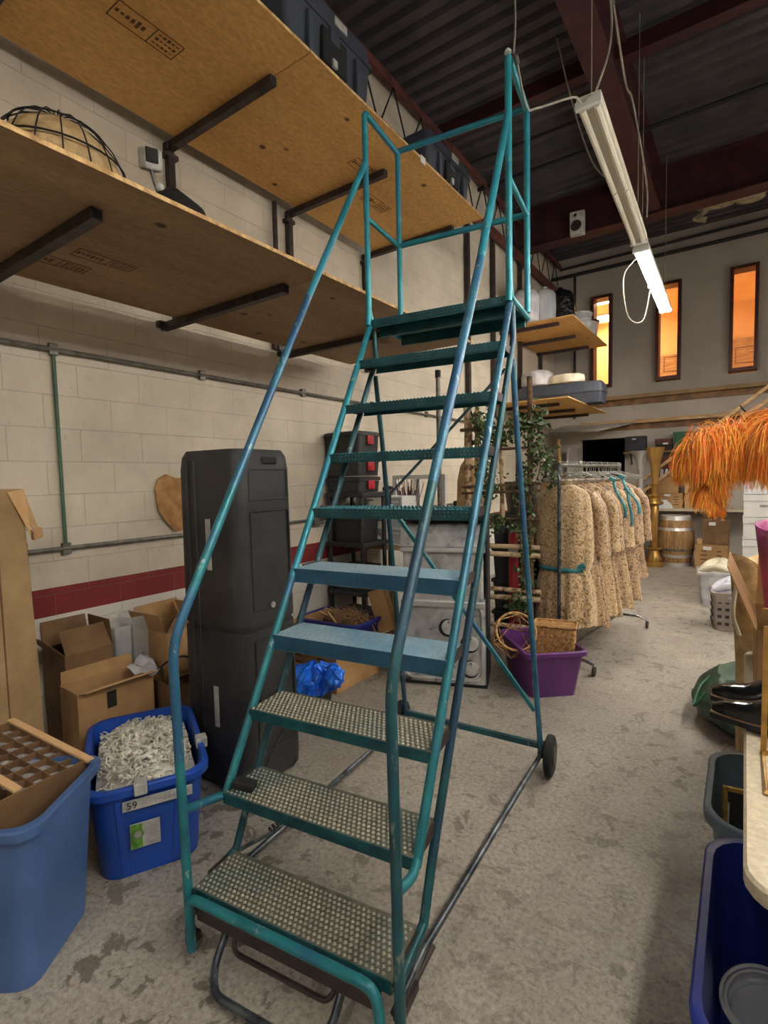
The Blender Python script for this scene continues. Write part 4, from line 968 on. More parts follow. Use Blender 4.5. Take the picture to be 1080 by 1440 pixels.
b = MB(); b.tube(catmull([(.33, -.05, 2.15), (.36, -.05, 1.7), (.2, -.05, 1.3), (.22, -.05, .6)], 10), .005, 5); b.tube(catmull([(-.2, -.05, 2.15), (-.12, -.05, 1.7), (-.1, -.05, 1.4)], 8), .005, 5); b.build('vine_stem', 'bark', TR)
for (x, z) in ((.20, 1.62), (.40, 1.78), (.43, 1.66)):
    b = MB(); b.sph((x, -.06, z), .012); b.build('fairy_light', 'white', TR, True)

# purple tote
T4 = tote('storage_tote', 'purple plastic tote on the floor holding baskets, beside the costume rack', 'tote', (-1.30, 3.98, 0), rad(41), .44, .62, .36, 'bin_purple', .05, .80, .018, ribs=False)
t_ = thing('wire_basket', 'open geometric rattan basket lying on its side in the purple tote', 'basket', (-1.46, 3.86, .40), rot=(rad(55), rad(10), rad(20))); b = MB()
R1 = [V((.15 * cos(a), .15 * sin(a), .10)) for a in [2 * pi * k / 6 for k in range(6)]]; R0 = [V((.18 * cos(a + .5), .18 * sin(a + .5), -.02)) for a in [2 * pi * k / 6 for k in range(6)]]; Rb = [V((.10 * cos(a), .10 * sin(a), -.12)) for a in [2 * pi * k / 6 for k in range(6)]]
for rg in (R0, Rb): b.tube(rg, .006, 6, closed=True)
for k in range(6):
    b.tube([R1[k], R0[k]], .005, 6); b.tube([R1[(k + 1) % 6], R0[k]], .005, 6); b.tube([Rb[k], R0[k]], .005, 6); b.tube([Rb[(k + 1) % 6], R0[k]], .005, 6)
b.build('frame', 'wicker', t_, True); b = MB(); b.tube([V((.15 * cos(a), .15 * sin(a), .10)) for a in [2 * pi * k / 24 for k in range(24)]], .010, 6, closed=True); b.build('rim', 'wicker', t_, True)
t_ = thing('wicker_basket', 'woven wicker hamper standing in the purple tote below the costumes', 'basket', (-1.20, 4.04, .02), rad(12)); b = MB(); rows = []
for j in range(26):
    z = .46 * j / 25; row = []
    for k, p in enumerate(rrect(.28 + .03 * j / 25, .20, .02, z, n=3)): row.append(p)
    dense = []
    for k in range(len(row)):
        a, c = row[k], row[(k + 1) % len(row)]; m_ = max(1, int((c - a).length / .014))
        for q in range(m_):
            p = a.lerp(c, q / m_); o_ = V((p.x, p.y, 0)).normalized() * (.003 * (1 if (q + j) % 2 else -1)); dense.append(p + o_)
    rows.append(dense)
nmin = min(len(r) for r in rows); rows = [r[:nmin] for r in rows]
b.loft(rows); b.build('weave', 'wicker', t_); b = MB(); b.tube(rrect(.315, .205, .02, .465), .010, 6, closed=True); b.build('rim', 'wicker', t_, True)

# ================================================================== COSTUME RACK
RZ = 1.73; RA, RB = V((-1.26, 4.36, RZ)), V((-1.10, 6.02, RZ))
t_ = thing('garment_rack', 'wheeled garment rack hung with gold brocade costumes behind the purple tote', 'clothes rack', (RA.x, RA.y, 0)); o0 = V((RA.x, RA.y, 0))
b = MB(); b.tube([RA - o0, RB - o0], .014, 8); b.build('rail', 'galv', t_, True)
for P_, nm in ((RA, 'near'), (RB, 'far')):
    b = MB(); b.cyl((P_.x - o0.x, P_.y - o0.y, .10), P_ - o0 + V((0, 0, .02)), .015, seg=10); b.build('upright', 'bare_tube', t_, True)
    b = MB(); b.tube(fillet([(P_.x - o0.x - .28, P_.y - o0.y, .09), (P_.x - o0.x - .2, P_.y - o0.y, .12), (P_.x - o0.x + .2, P_.y - o0.y, .12), (P_.x - o0.x + .28, P_.y - o0.y, .09)], .03), .013, 8); b.build('foot', 'chrome', t_, True)
    for s in (-1, 1):
        b = MB(); b.lathe([(.008, -.012), (.036, -.012), (.04, 0), (.036, .012), (.008, .012)], (P_.x - o0.x + s * .28, P_.y - o0.y, .041), 16, Matrix.Rotation(pi / 2, 3, 'Y')); b.build('caster', 'dark_steel', t_, True)
b = MB(); b.tube([RA - o0 + V((0, 0, -1.61)), RB - o0 + V((0, 0, -1.61))], .012, 8); b.build('base_rail', 'galv', t_, True)
def hanger(loc, rz, label, tilt=0):
    t_ = thing('wire_hanger', label, 'hanger', loc, rz, 'bare wire hangers on the rack', (tilt, 0, rz)); b = MB()
    b.tube([(0, 0, -.055), (0, 0, -.02), (.012, 0, .002), (.022, 0, .018), (.012, 0, .034), (-.008, 0, .034), (-.018, 0, .02)], .0022, 5); b.build('hook', 'hanger', t_)
    b = MB(); b.tube(fillet([(0, 0, -.055), (.23, 0, -.12), (.23, 0, -.135), (-.23, 0, -.135), (-.23, 0, -.12), (0, 0, -.055)], .02, 3), .0028, 5); b.build('shoulder_wire', 'hanger', t_); return t_
random.seed(31); hg = None
for k in range(30):
    f = -.0 + .98 * k / 29; p = RA.lerp(RB, f); rz = random.uniform(-1.1, 1.1) + rad(-4); tl = random.uniform(-.3, .3)
    zone = 'near the front post' if k < 9 else ('over the middle of the rail' if k < 18 else 'towards the far end of the rail')
    lab = 'bare wire hanger hooked on the garment rack %s' % zone
    if hg is None: hg = hanger(p, rz, lab, tl)
    else: dup(hg, p, label=lab, rot=(tl, 0, rz))
def coat(loc, rz, label, m, wS=.23, hem=.31, ln=1.27, th=.085, belt=None, seed=1, sleeves=True, lean=0, split=None, bulge=0):
    random.seed(seed); loc = V(loc) - V((0, 0, .085)); t_ = thing('costume_coat', label, 'costume', loc, rz, 'brocade costumes'); ph = random.random() * 6; b = MB(); rows = []; N = 72
    prof = [(-.065, .07, .04), (-.09, .11, .05), (-.13, wS * .85, .065), (-.19, wS, .08), (-.35, wS * 1.02, .09), (-.55, wS * (1.0 + bulge), .09)]
    if belt: prof += [(belt + .06, wS * 1.06, .10), (belt + .01, wS * .90, .085), (belt - .03, wS * .92, .085), (belt - .12, wS * 1.02, .10)]
    else: prof += [(-.75, wS * 1.05, .095)]
    prof += [(-1.0, (wS + hem) / 2 * 1.05, .11), (-ln + .02, hem, .13), (-ln, hem, .13)]
    for (z, hw, hd) in prof:
        f = min(1, -z / ln); row = []
        for k in range(N):
            a = 2 * pi * k / N; fold = 1 + (.02 + .11 * f) * sin(9 * a + ph + 2 * f) * (.6 + .4 * sin(2 * a + ph)) + .05 * f * sin(17 * a + 3 * ph)
            row.append(V((hw * cos(a) * (1 + .25 * (fold - 1)) + lean * f, hd * (th / .085) * sin(a) * fold, z + (.012 * sin(5 * a + ph) if f > .95 else 0))))
        rows.append(row)
    b.loft(rows, True, False); b.build('robe', m, t_, True, sub=1)
    b = MB(); b.lathe([(.075, -.075), (.08, -.05), (.07, -.035)], seg=18, cap=False); b.build('collar', m, t_, True, solid=.004)
    if sleeves:
        for s in (-1, 1):
            b = MB(); pts = catmull([(s * wS * .82, 0, -.17), (s * (wS + .035), .0, -.30), (s * (wS + .045), .02, -.50), (s * (wS + .055), .02, -.70)], 5); n = len(pts)
            b.tube(pts, [.046 + .014 * (i / n) + .004 * sin(i * 1.9) for i in range(n)], 14); b.build('sleeve', m, t_, True)
    if belt:
        b = MB(); b.lathe([(1, belt + .018), (1.01, belt), (1, belt - .018)], seg=36, cap=False)
        for v in b.bm.verts: v.co.x *= wS * .93; v.co.y *= .098 * th / .085
        b.build('belt', 'belt', t_, True, solid=.004)
        b = MB(); b.box((wS * .78, -.075, belt + .03), (.09, .03, .05), (.2, -.5, .2)); b.build('belt_bow', 'belt', t_, bevel=.006)
    return t_
d_ = (RB - RA)
specs = [(.085, -8, 'coat_a', 'front gold brocade costume belted in teal, facing the ladder', .245, .27, 1.27, -.80, .12),
 (.16, 6, 'coat_b', 'gold brocade costume directly behind the belted one', .22, .30, 1.30, None, .055),
 (.25, -14, 'coat_c', 'unbelted brocade costume with flared hem, third along the rail', .22, .33, 1.33, None, .055),
 (.34, 10, 'coat_a', 'brocade costume with long folds in the middle of the rack, fourth along', .23, .30, 1.28, None, .055),
 (.43, -6, 'coat_b', 'brocade costume near the middle of the rail, fifth along', .23, .33, 1.31, None, .055),
 (.52, 8, 'coat_c', 'brocade costume just past the middle of the rail, sixth along', .22, .31, 1.27, None, .055),
 (.61, -4, 'coat_a', 'brocade costume in the farther half of the rack, seventh along', .24, .34, 1.29, None, .055),
 (.71, 9, 'coat_c', 'brocade costume with a sleeve towards the aisle, eighth along', .24, .30, 1.25, None, .055),
 (.81, -10, 'coat_b', 'brocade costume second from the far end of the rack', .25, .34, 1.28, None, .055),
 (.93, 5, 'coat_c', 'shorter brocade costume at the far end of the rack', .26, .32, 1.08, None, .09)]
for i, (f, a, m_, lab, ws, hm, ln, bl, th) in enumerate(specs):
    p = RA + d_ * f; p.y += .06; p.x -= .04
    coat(p, rad(a) + rad(-4), lab, m_, ws, hm, ln, th, bl, 40 + i, sleeves=(i > 0), bulge=.06 if i == 0 else 0, lean=.02)
for i, (x, y, z, dx) in enumerate(((-.96, 4.95, 1.60, .10), (-.93, 5.18, 1.62, .14), (-.90, 5.3, 1.50, .04))):
    t_ = thing('ribbon_tie', ['teal ribbon looping down from a hanger, nearest the front post', 'long teal ribbon with a dark tail hanging between the costumes', 'short teal ribbon knot over the farther costumes'][i], 'ribbon', (x, y, z)); b = MB()
    P = catmull([(0, 0, 0), (dx * .3, -.02, -.10), (dx, -.02, -.24), (dx * 1.1, -.03, -.34)], 6); b.grid([[p - V((.012, 0, 0)), p + V((.012, .01, 0))] for p in P]); b.build('strip', 'belt', t_, True, solid=.002)
    b = MB(); b.box((0, -.02, 0), (.06, .02, .035), (.2, .4, 0)); b.build('knot', 'belt', t_, bevel=.006)

# ================================================================== THINGS ON THE SHELVES
def hard_tote(label, loc, rz, wx, wy, h, m='grey_tote', group=None):
    t_ = thing('storage_case', label, 'storage box', loc, rz, group)
    b = MB(); b.loft([rrect(wx * .86, wy * .9, .04, 0), rrect(wx * .96, wy * .97, .05, h * .72)]); b.build('body', m, t_, True)
    b = MB(); b.loft([rrect(wx, wy, .05, h * .72), rrect(wx, wy, .05, h * .78)]); b.build('rim', m, t_, True)
    b = MB(); b.loft([rrect(wx * .97, wy * .98, .05, h * .785), rrect(wx * .95, wy * .96, .06, h * .95), rrect(wx * .86, wy * .9, .05, h)]); b.build('lid', m, t_, True)
    for s in (-.30, .30):
        b = MB(); b.box((wx / 2 - .005, s * wy * .9, h * .36), (.03, .035, h * .6)); b.build('rib', m, t_, bevel=.006)
    b = MB(); b.box((wx * .46, 0, h * .45), (.06, wy * .28, h * .40)); la = b.build('latch_recess', 'rubber', t_, bevel=.01)
    b = MB(); b.box((wx * .49, .0, h * .62), (.03, .09, h * .16)); b.build('latch', m, la, bevel=.005)
    b = MB(); b.box((wx * .492, .07, h * .86), (.008, .12, .05)); b.build('white_label', 'tape_white', t_)
    b = MB(); b.box((wx * .492, -.02, h * .30), (.05, .04, .045)); b.build('white_tag', 'tape_white', t_)
    return t_
hard_tote('big charcoal lidded tote on the upper shelf, nearer one, white label on its lid', (-2.43, 2.66, UZ + .019), 0, .56, .84, .52)
hard_tote('big charcoal lidded tote on the upper shelf behind the ladder guard rail', (-2.41, 4.20, UZ + .019), 0, .56, .80, .42)
t_ = thing('paper_tag', 'small white tag hanging over the edge of the upper shelf above the ladder', 'tag', (-2.045, 3.55, UZ)); b = MB(); b.box((0, 0, .0), (.008, .07, .05)); b.build('tag', 'white', t_); b = MB(); b.box((-.02, 0, .022), (.05, .05, .004)); b.build('fold', 'white', t_)
# burlap basket and dish on the lower shelf
t_ = thing('wire_basket', 'round wire basket lined with burlap lying on the lower shelf at the far left', 'basket', (-2.34, 1.08, LZ + .02)); b = MB(); rows = []
for i in range(9):
    f = i / 8 * pi / 2; rows.append([V((.24 * cos(f) * cos(a) * (1 + .02 * sin(9 * a)), .26 * cos(f) * sin(a), .02 + .31 * sin(f))) for a in [2 * pi * k / 40 for k in range(40)]])
b.loft(rows); b.build('burlap_lining', 'burlap', t_, True); b = MB()
for k in range(9):
    a = pi * k / 9; b.tube([(.252 * cos(f) * cos(a), .275 * cos(f) * sin(a), .02 + .33 * sin(f)) for f in [pi * j / 14 for j in range(15)]], .003, 5)
for f in (.05, .45, .9): b.tube([(.252 * cos(f) * cos(a), .275 * cos(f) * sin(a), .02 + .33 * sin(f)) for a in [2 * pi * k / 30 for k in range(30)]], .004, 5, closed=True)
b.build('wire_cage', 'dark_iron', t_)
t_ = thing('desk_lamp', 'small grey work light with a black dish standing on the lower shelf', 'lamp', (-2.33, 1.50, LZ + .13)); b = MB(); b.lathe([(.03, .12), (.15, .02), (.16, -.02), (.14, -.02), (.02, .10)], (0, .09, .05), 24); b.build('dish', 'rubber', t_, True)
b = MB(); b.tube([(0, .03, .09), (0, .0, .16), (0, -.02, .22)], .010, 8); b.build('neck', 'galv', t_, True); b = MB(); b.box((0, -.02, .26), (.07, .09, .09), (.2, .3, 0)); h = b.build('head', 'tape_white', t_, bevel=.01); b2_ = MB(); b2_.lathe([(.06, -.108), (.055, -.095), (.015, -.09), (.012, .0)], seg=14); b2_.build('stand', 'dark_iron', t_, True)
b = MB(); b.box((.038, -.035, .26), (.012, .06, .06), (.2, .3, 0)); b.build('lens', 'rubber', h, bevel=.004); b = MB(); b.sph((.02, .01, .14), .02); b.build('knob', 'white', t_, True)
# far corner shelves
def bag(label, loc, r, h, m, sq=(1, 1), seed=1, name='wrapped_bundle'):
    t_ = thing(name, label, 'bundle', loc); random.seed(seed); ph = random.random() * 6; b = MB(); rows = []
    for i in range(12):
        f = i / 11; q = (sin(min(1, f * 3.2 + .55) * pi / 2)) * (1 if f < .78 else sqrt(max(0, 1 - ((f - .78) / .23) ** 2)) * .9 + .08)
        rows.append([V((r * sq[0] * q * cos(a) * (1 + .05 * sin(5 * a + ph + 4 * f) + .03 * sin(11 * a - 5 * f)), r * sq[1] * q * sin(a) * (1 + .05 * sin(5 * a + ph)), h * f)) for a in [2 * pi * k / 28 for k in range(28)]])
    b.loft(rows); b.build('wrap', m, t_, True); b = MB(); b.lathe([(.02, h * .97), (.05, h * 1.04), (.02, h * 1.08)], seg=10); b.build('tied_top', m, t_, True); return t_
bag('pale plastic wrapped bundle on the high far shelf, next to the ladder guard post', (-2.98, 8.42, UZ + .02), .22, .58, 'bag_white', seed=2)
bag('shiny grey plastic wrapped bundle on the high far shelf', (-2.72, 8.60, UZ + .02), .17, .58, 'cleardark', seed=5)
bag('black garbage bag bundle on the high far shelf beside the grey one', (-2.60, 9.05, UZ + .02), .24, .66, 'bag_black', seed=3)
for i, (y, r, h) in enumerate(((9.62, .19, .34), (10.05, .21, .30))):
    t_ = thing('plastic_tub', ['clear plastic tub on the high far shelf beside the black bag', 'clear plastic tub with a dark lid at the edge of the high far shelf'][i], 'tub', (-2.42, y, UZ + .02)); b = MB(); b.lathe([(r * .82, 0), (r, h), (r * 1.05, h + .01)], seg=28, cap=False); b.build('body', 'clear_pl', t_, True, solid=.003)
    b = MB(); b.lathe([(r * 1.07, h), (r * 1.07, h + .03), (r * .6, h + .05)], seg=28); b.build('lid', 'white' if i == 0 else 'bag_black', t_, True); b = MB(); b.lathe([(r * .7, .01), (r * .75, h * .6)], seg=20); b.build('contents', 'bag_white', t_, True)
t_ = thing('long_case', 'long black plastic case lying across the lower far corner shelf, over its edge', 'case', (-2.62, 9.15, LZ + .025), rad(92)); t_.scale = (1, .60, 1.05); b = MB(); b.loft([rrect(.40, 2.30, .08, 0), rrect(.46, 2.36, .08, .16)]); b.build('lower_shell', 'grey_tote', t_, True)
b = MB(); b.loft([rrect(.48, 2.38, .08, .163), rrect(.47, 2.36, .08, .28), rrect(.40, 2.26, .08, .33)]); b.build('lid', 'grey_tote', t_, True)
for y_ in (-.9, -.3, .3, .8):
    b = MB(); b.box((.235, y_, .16), (.02, .12, .10)); b.build('latch', 'black_pl', t_, bevel=.005)
for k, y_ in enumerate((.66, .86)):
    b = MB(); b.tube(catmull([(.22, y_ - .06, .06), (.26, y_ - .05, -.10), (.26, y_ + .02, -.12), (.22, y_ + .05, .05)], 5), .012, 6); b.build('carry_strap', 'black_pl', t_)
b = MB(); b.box((0, 1.19, .27), (.05, .02, .06)); b.build('white_sticker', 'white', t_)
bag('white sack lying on the long black case, the boxier one', (-3.02, 9.12, LZ + .38), .24, .30, 'bag_white', (1.1, .9), 7, 'white_sack')
bag('flat cream sack lying on the long black case towards the far wall', (-2.52, 9.10, LZ + .38), .18, .17, 'linen', (1.7, 1.0), 8, 'white_sack')

# ================================================================== CEILING ODDS
t_ = thing('wall_speaker', 'small pale speaker mounted on the face of the red far beam', 'speaker', (-2.26, 8.80, 5.62), 0); b = MB(); b.box((0, 0, 0), (.22, .14, .34), (.1, 0, .15)); s_ = b.build('cabinet', 'tape_white', t_, bevel=.01)
b = MB(); b.lathe([(.085, 0), (.075, .012), (.02, .004)], (-.005, -.075, -.05), 24, Matrix.Rotation(pi / 2, 3, 'X')); b.build('cone', 'dark_steel', t_, True); b = MB(); b.lathe([(.03, 0), (.025, .01)], (-.02, -.078, .11), 16, Matrix.Rotation(pi / 2, 3, 'X')); b.build('tweeter', 'rubber', t_, True)
t_ = thing('foam_patch', 'ragged cream spray foam patch in the ceiling behind the red beam', 'foam', (-.25, 10.4, 6.02)); random.seed(5); b = MB()
for k in range(16): b.sph((random.uniform(-.35, .45), random.uniform(-.12, .12), random.uniform(-.03, .06)), .07 + .06 * random.random(), (1.7, .8, .5), 8, 6)
b.build('foam', 'putty', t_, True); b = MB(); b.tube([(-.3, 0, 0), (-.5, -.1, -.2), (-.35, -.1, -.25)], .05, 7); b.build('drip', 'putty', t_, True)
def cable(label, pts, r=.007, m='cable'):
    o0 = V(pts[0]); t_ = thing('cable', label, 'cable', pts[0]); P = catmull(pts, 10); b = MB(); b.tube([p - o0 for p in P], r, 6); b.build('sheath', m, t_, True)
    b = MB(); b.cyl(P[0] - o0, P[0] - o0 + (P[1] - P[0]).normalized() * .04, r * 1.8, seg=8); b.build('end', 'galv', t_, True)
# ladder guard corner in world coordinates
GA = V((-1.163, 1.058, 0)) + Matrix.Rotation(rad(7.53), 3, 'Z') @ V((LW, 1.385, 3.66)); GB = V((-1.163, 1.058, 0)) + Matrix.Rotation(rad(7.53), 3, 'Z') @ V((LW + .02, 1.80, 3.66))
cable('grey cable dropping from the ceiling to the tallest ladder guard post', [(-1.32, 3.30, 6.1), (-1.28, 3.25, 5.6), (-1.14, 3.02, 4.7), (-1.02, 2.75, 4.05), (GA.x + .01, GA.y + .05, GA.z + .02)], .005)
cable('grey cable swagging from the ladder guard rail to the unlit strip light', [(GA.x + .03, GA.y + .02, GA.z - .02), (GB.x + .03, GB.y - .15, GB.z - .10), (GB.x + .03, GB.y + .02, GB.z - .02), (-.82, 3.10, 3.74), (-.84, 3.36, 3.86), (-.85, 3.62, 4.06)], .006)
cable('grey cable looping from the ceiling down to the near end of the unlit strip light', [(-.98, 3.55, 6.1), (-.86, 3.62, 5.4), (-.80, 3.85, 4.9), (-.78, 3.85, 4.5), (-.85, 3.68, 4.06)], .008)
cable('second cable crossing above the near end of the unlit strip light', [(-1.05, 3.55, 6.1), (-.98, 3.62, 5.5), (-.84, 3.80, 5.1)], .008)
cable('slack cable hanging between the ceiling and the middle of the unlit strip light', [(-1.62, 5.5, 6.0), (-1.5, 5.6, 5.4), (-1.22, 5.3, 4.55), (-.90, 4.95, 4.08)], .007)
cable('pale cable along the right side of the red beam', [(-.98, 4.9, 5.6), (-1.0, 5.6, 5.35), (-1.03, 6.2, 5.5), (-1.0, 6.9, 5.0), (-1.02, 7.1, 4.7)], .010)
cable('cable looping below the lit strip light near the far wall', [(-1.05, 6.6, 4.08), (-1.22, 6.8, 3.95), (-1.20, 7.0, 3.55), (-1.05, 7.1, 3.5), (-.98, 7.2, 3.92)], .008)

# ================================================================== FAR END OF THE WORKSHOP
def lathe_thing(name, label, cat, loc, parts, rz=0):
    t_ = thing(name, label, cat, loc)
    for nm, prof, m_ in parts:
        b = MB(); b.lathe(prof, seg=28); b.build(nm, m_, t_, True)
    return t_
lathe_thing('oak_barrel', 'oak wine barrel with steel hoops on the floor by the brass candlesticks', 'barrel', (-.99, 10.42, 0), [
    ('staves', [(.235, 0), (.262, .12), (.295, .30), (.305, .44), (.295, .58), (.262, .76), (.235, .88)], 'barrel'),
    ('hoop', [(.240, .0), (.253, .07)], 'silver'), ('hoop', [(.274, .16), (.287, .21)], 'silver'), ('hoop', [(.298, .60 - .32), (.302, .32)], 'galv'), ('hoop', [(.290, .63), (.278, .68)], 'silver'), ('hoop', [(.253, .81), (.240, .885)], 'silver')])
t_ = thing('dark_base', 'low dark dolly under the oak barrel', 'dolly', (-.99, 10.42, -.0)); bpy.data.objects.remove(t_)
lathe_thing('floor_candlestick', 'tall brass floor candlestick with a flared trumpet top, in front of the barrel', 'candlestick', (-1.28, 10.12, 0), [
    ('base', [(.16, 0), (.16, .05), (.12, .08), (.13, .14), (.10, .20), (.08, .28), (.12, .31), (.12, .34)], 'brass'),
    ('stem', [(.05, .34), (.065, .45), (.055, .80), (.07, 1.04), (.05, 1.08)], 'brass'), ('knop', [(.10, 1.08), (.145, 1.11), (.13, 1.14), (.06, 1.20), (.09, 1.24), (.05, 1.28)], 'brass'),
    ('lower_flute', [(.045, 1.28), (.05, 1.36), (.09, 1.42), (.10, 1.44), (.05, 1.46)], 'brass'), ('trumpet_top', [(.045, 1.46), (.06, 1.60), (.085, 1.85), (.15, 2.08), (.14, 2.08), (.07, 1.84)], 'brass')])
lathe_thing('brass_pedestal', 'brass fluted pedestal vase holding up the silver trumpet vase', 'vase', (-1.52, 10.2, 0), [
    ('base', [(.13, 0), (.13, .04), (.07, .08), (.05, .2), (.06, .35)], 'brass'), ('body', [(.06, .35), (.09, .6), (.10, .95), (.13, 1.08), (.14, 1.10)], 'brass')])
lathe_thing('trumpet_vase', 'slender silver trumpet vase standing on the brass pedestal', 'vase', (-1.52, 10.2, 1.102), [
    ('foot', [(.15, 0), (.14, .03), (.06, .07), (.05, .14), (.09, .20), (.05, .26)], 'silver'), ('flute', [(.04, .26), (.045, .45), (.06, .66), (.10, .82), (.19, .93), (.185, .93), (.09, .82)], 'silver')])
lathe_thing('brass_pedestal', 'second brass pedestal vase half hidden behind the costumes', 'vase', (-1.86, 10.35, 0), [('body', [(.10, 0), (.06, .2), (.09, .7), (.12, 1.0)], 'brass'), ('rim', [(.12, 1.0), (.14, 1.03), (.12, 1.03)], 'brass')])
lathe_thing('brass_urn', 'small round brass urn between the silver vase and the tall candlestick', 'urn', (-1.52, 11.0, .985), [('bowl', [(.06, 0), (.05, .06), (.16, .16), (.18, .26), (.12, .33)], 'brass'), ('lid', [(.12, .33), (.04, .39), (.02, .43)], 'brass')])
t_ = thing('long_table', 'long grey table against the far wall carrying cardboard boxes', 'table', (-.75, 11.05, 0)); b = MB(); b.box((0, 0, .955), (2.2, .60, .045)); b.build('table_top', 'table', t_, bevel=.006)
for sx in (-1, 1):
    for sy in (-1, 1):
        b = MB(); b.box((sx * 1.02, sy * .25, .466), (.04, .04, .93)); b.build('leg', 'dark_steel', t_)
def fbox(label, x, y, z, w_, h, d=.34, m='card', pr=0, label_=True, rz=0):
    t_ = carton(label, (x, y, z), rz, w_, d, h, m, open_=False, print_=pr)
    if label_:
        b = MB(); b.box((-w_ * .12, -d / 2 - .002, h * .86), (w_ * .25, .002, h * .14)); b.build('white_label', 'white', t_)
    return t_
fbox('upper cardboard box of the left pair on the far table', -1.16, 11.05, 1.262, .34, .30, m='card', label_=False)
fbox('lower cardboard box of the left pair on the far table', -1.12, 11.05, .98, .40, .28, m='card', pr=3)
fbox('cardboard box on the far table right of the stacked pair', -.68, 11.05, .98, .42, .50, m='card_pale', label_=False)
fbox('large cardboard box on the floor right of the barrel, printed sides', -.43, 10.35, 0, .48, .42, .42, 'card', 7)
fbox('cardboard box stacked on the printed one right of the barrel', -.38, 10.38, .425, .38, .40, .36, 'card_dark')
fbox('tiny pale box perched beside the stacked cardboard box by the barrel', -.60, 10.22, .425, .07, .09, .08, 'card_pale', label_=True)
t_ = thing('white_papers', 'white paper slip lying against the lower box on the far table', 'paper', (-1.2, 10.84, .979)); b = MB(); b.prism([(-.12, 0, 0), (.14, 0, 0), (.10, 0, .08), (.02, 0, .16), (-.12, 0, .16)], .006); b.build('sheet', 'white', t_); b = MB(); b.box((0, -.03, .003), (.2, .06, .005)); b.build('flat_sheet', 'white', t_)
t_ = thing('glass_jars', 'row of small clear jars on top of the upper far cardboard box', 'jars', (-1.16, 11.0, 1.565)); bpy.data.objects.remove(t_)
jr = None
for k in range(4):
    p = (-1.28 + .08 * k, 10.98, 1.565)
    if jr is None: jr = lathe_thing('small_jar', 'small clear jar on the upper far cardboard box, leftmost of the row', 'jar', p, [('body', [(.028, 0), (.03, .10), (.02, .12)], 'clear_pl'), ('lid', [(.022, .121), (.022, .14)], 'white')]); jr['group'] = 'jars on the far box'
    else: dup(jr, p, label='small clear jar on the upper far cardboard box, %s from the left' % ('', 'second', 'third', 'fourth')[k])
# wall shelf with crates
t_ = thing('wall_shelf', 'narrow wall shelf on the far wall beneath the crates', 'shelf', (-1.30, 11.26, 2.04)); b = MB(); b.box((0, 0, 0), (1.35, .26, .03)); b.build('board', 'wood_mid', t_)
for x in (-.55, -.2, .5): 
    b = MB(); b.bar((x, .10, -.22), (x, -.08, -.02), .02, .02); b.build('shelf_support', 'dark_steel', t_)
t_ = thing('bottle_crate', 'black plastic crate with faint lettering on the far wall shelf', 'crate', (-1.76, 11.25, 2.058)); b = MB(); b.box((0, 0, .15), (.36, .24, .30)); b.build('body', 'crate', t_, bevel=.012)
b = MB(); b.box((-.02, -.123, .245), (.07, .004, .025)); b.build('handle_slot', 'tape_white', t_); b = MB(); random.seed(2)
for k in range(9): b.tube([(-.10 + .024 * k, -.123, .13), (-.09 + .024 * k, -.123, .16 + .015 * (k % 3)), (-.08 + .024 * k, -.123, .13)], .003, 4)
b.build('faint_lettering', 'grey_tote', t_)
t_ = thing('book_stack', 'stack of dark red and black boxes on the far wall shelf', 'boxes', (-1.27, 11.25, 2.058)); b = MB(); b.box((0, 0, .06), (.28, .22, .12)); b.build('lower_box', 'rubber', t_); b = MB(); b.box((-.01, 0, .175), (.28, .22, .10)); b.build('upper_box', 'frame_red', t_); b = MB(); b.box((.03, -.115, .13), (.09, .01, .03)); b.build('white_tag', 'white', t_)
t_ = thing('green_crate', 'green plastic crate at the right end of the far wall shelf', 'crate', (-.94, 11.25, 2.058)); b = MB(); b.loft([rrect(.30, .22, .02, 0), rrect(.33, .24, .02, .33)]); b.build('body', 'green_pl', t_, True); b = MB(); b.loft([rrect(.35, .26, .02, .30), rrect(.35, .26, .02, .335)]); b.build('rim', 'green_pl', t_, True)
t_ = thing('dark_cabinet', 'dark narrow cabinet hanging on the far wall under the shelf', 'cabinet', (-1.20, 11.28, 1.52)); b = MB(); b.box((0, 0, .22), (.34, .22, .44)); b.build('body', 'dark_steel', t_, bevel=.005); b = MB(); b.box((0, -.113, .22), (.30, .01, .40)); dr = b.build('door', 'frame_red', t_); b = MB(); b.sph((.11, -.13, .22), .014); b.build('knob', 'brass', dr, True)
# stair rails rising to the right along the far wall
t_ = thing('stair_railing', 'pine stair railing rising to the right in front of the far wall', 'railing', (-1.9, 10.55, 0)); 
for dz, dx, nm in ((0, 0, 'upper_rail'), (-.17, .06, 'lower_rail')):
    b = MB(); b.bar((dx, 0, 1.22 + dz), (2.95 + dx, 0, 3.62 + dz), .05, .075, (0, 1, 0)); b.build(nm, 'pine', t_)
b = MB(); b.bar((1.75, .10, 2.05), (3.0, .10, 3.05), .05, .11, (0, 1, 0)); b.build('stair_stringer', 'card_pale', t_)
b = MB(); b.box((1.86, 0, 2.66), (.02, .08, .16), (0, -.6, 0)); b.build('black_strap', 'rubber', t_); b = MB(); b.box((2.98, 0, 1.75), (.08, .08, 3.5)); b.build('newel_post', 'pine', t_); b = MB(); b.box((.02, 0, .60), (.07, .07, 1.2)); b.build('newel_post', 'pine', t_)
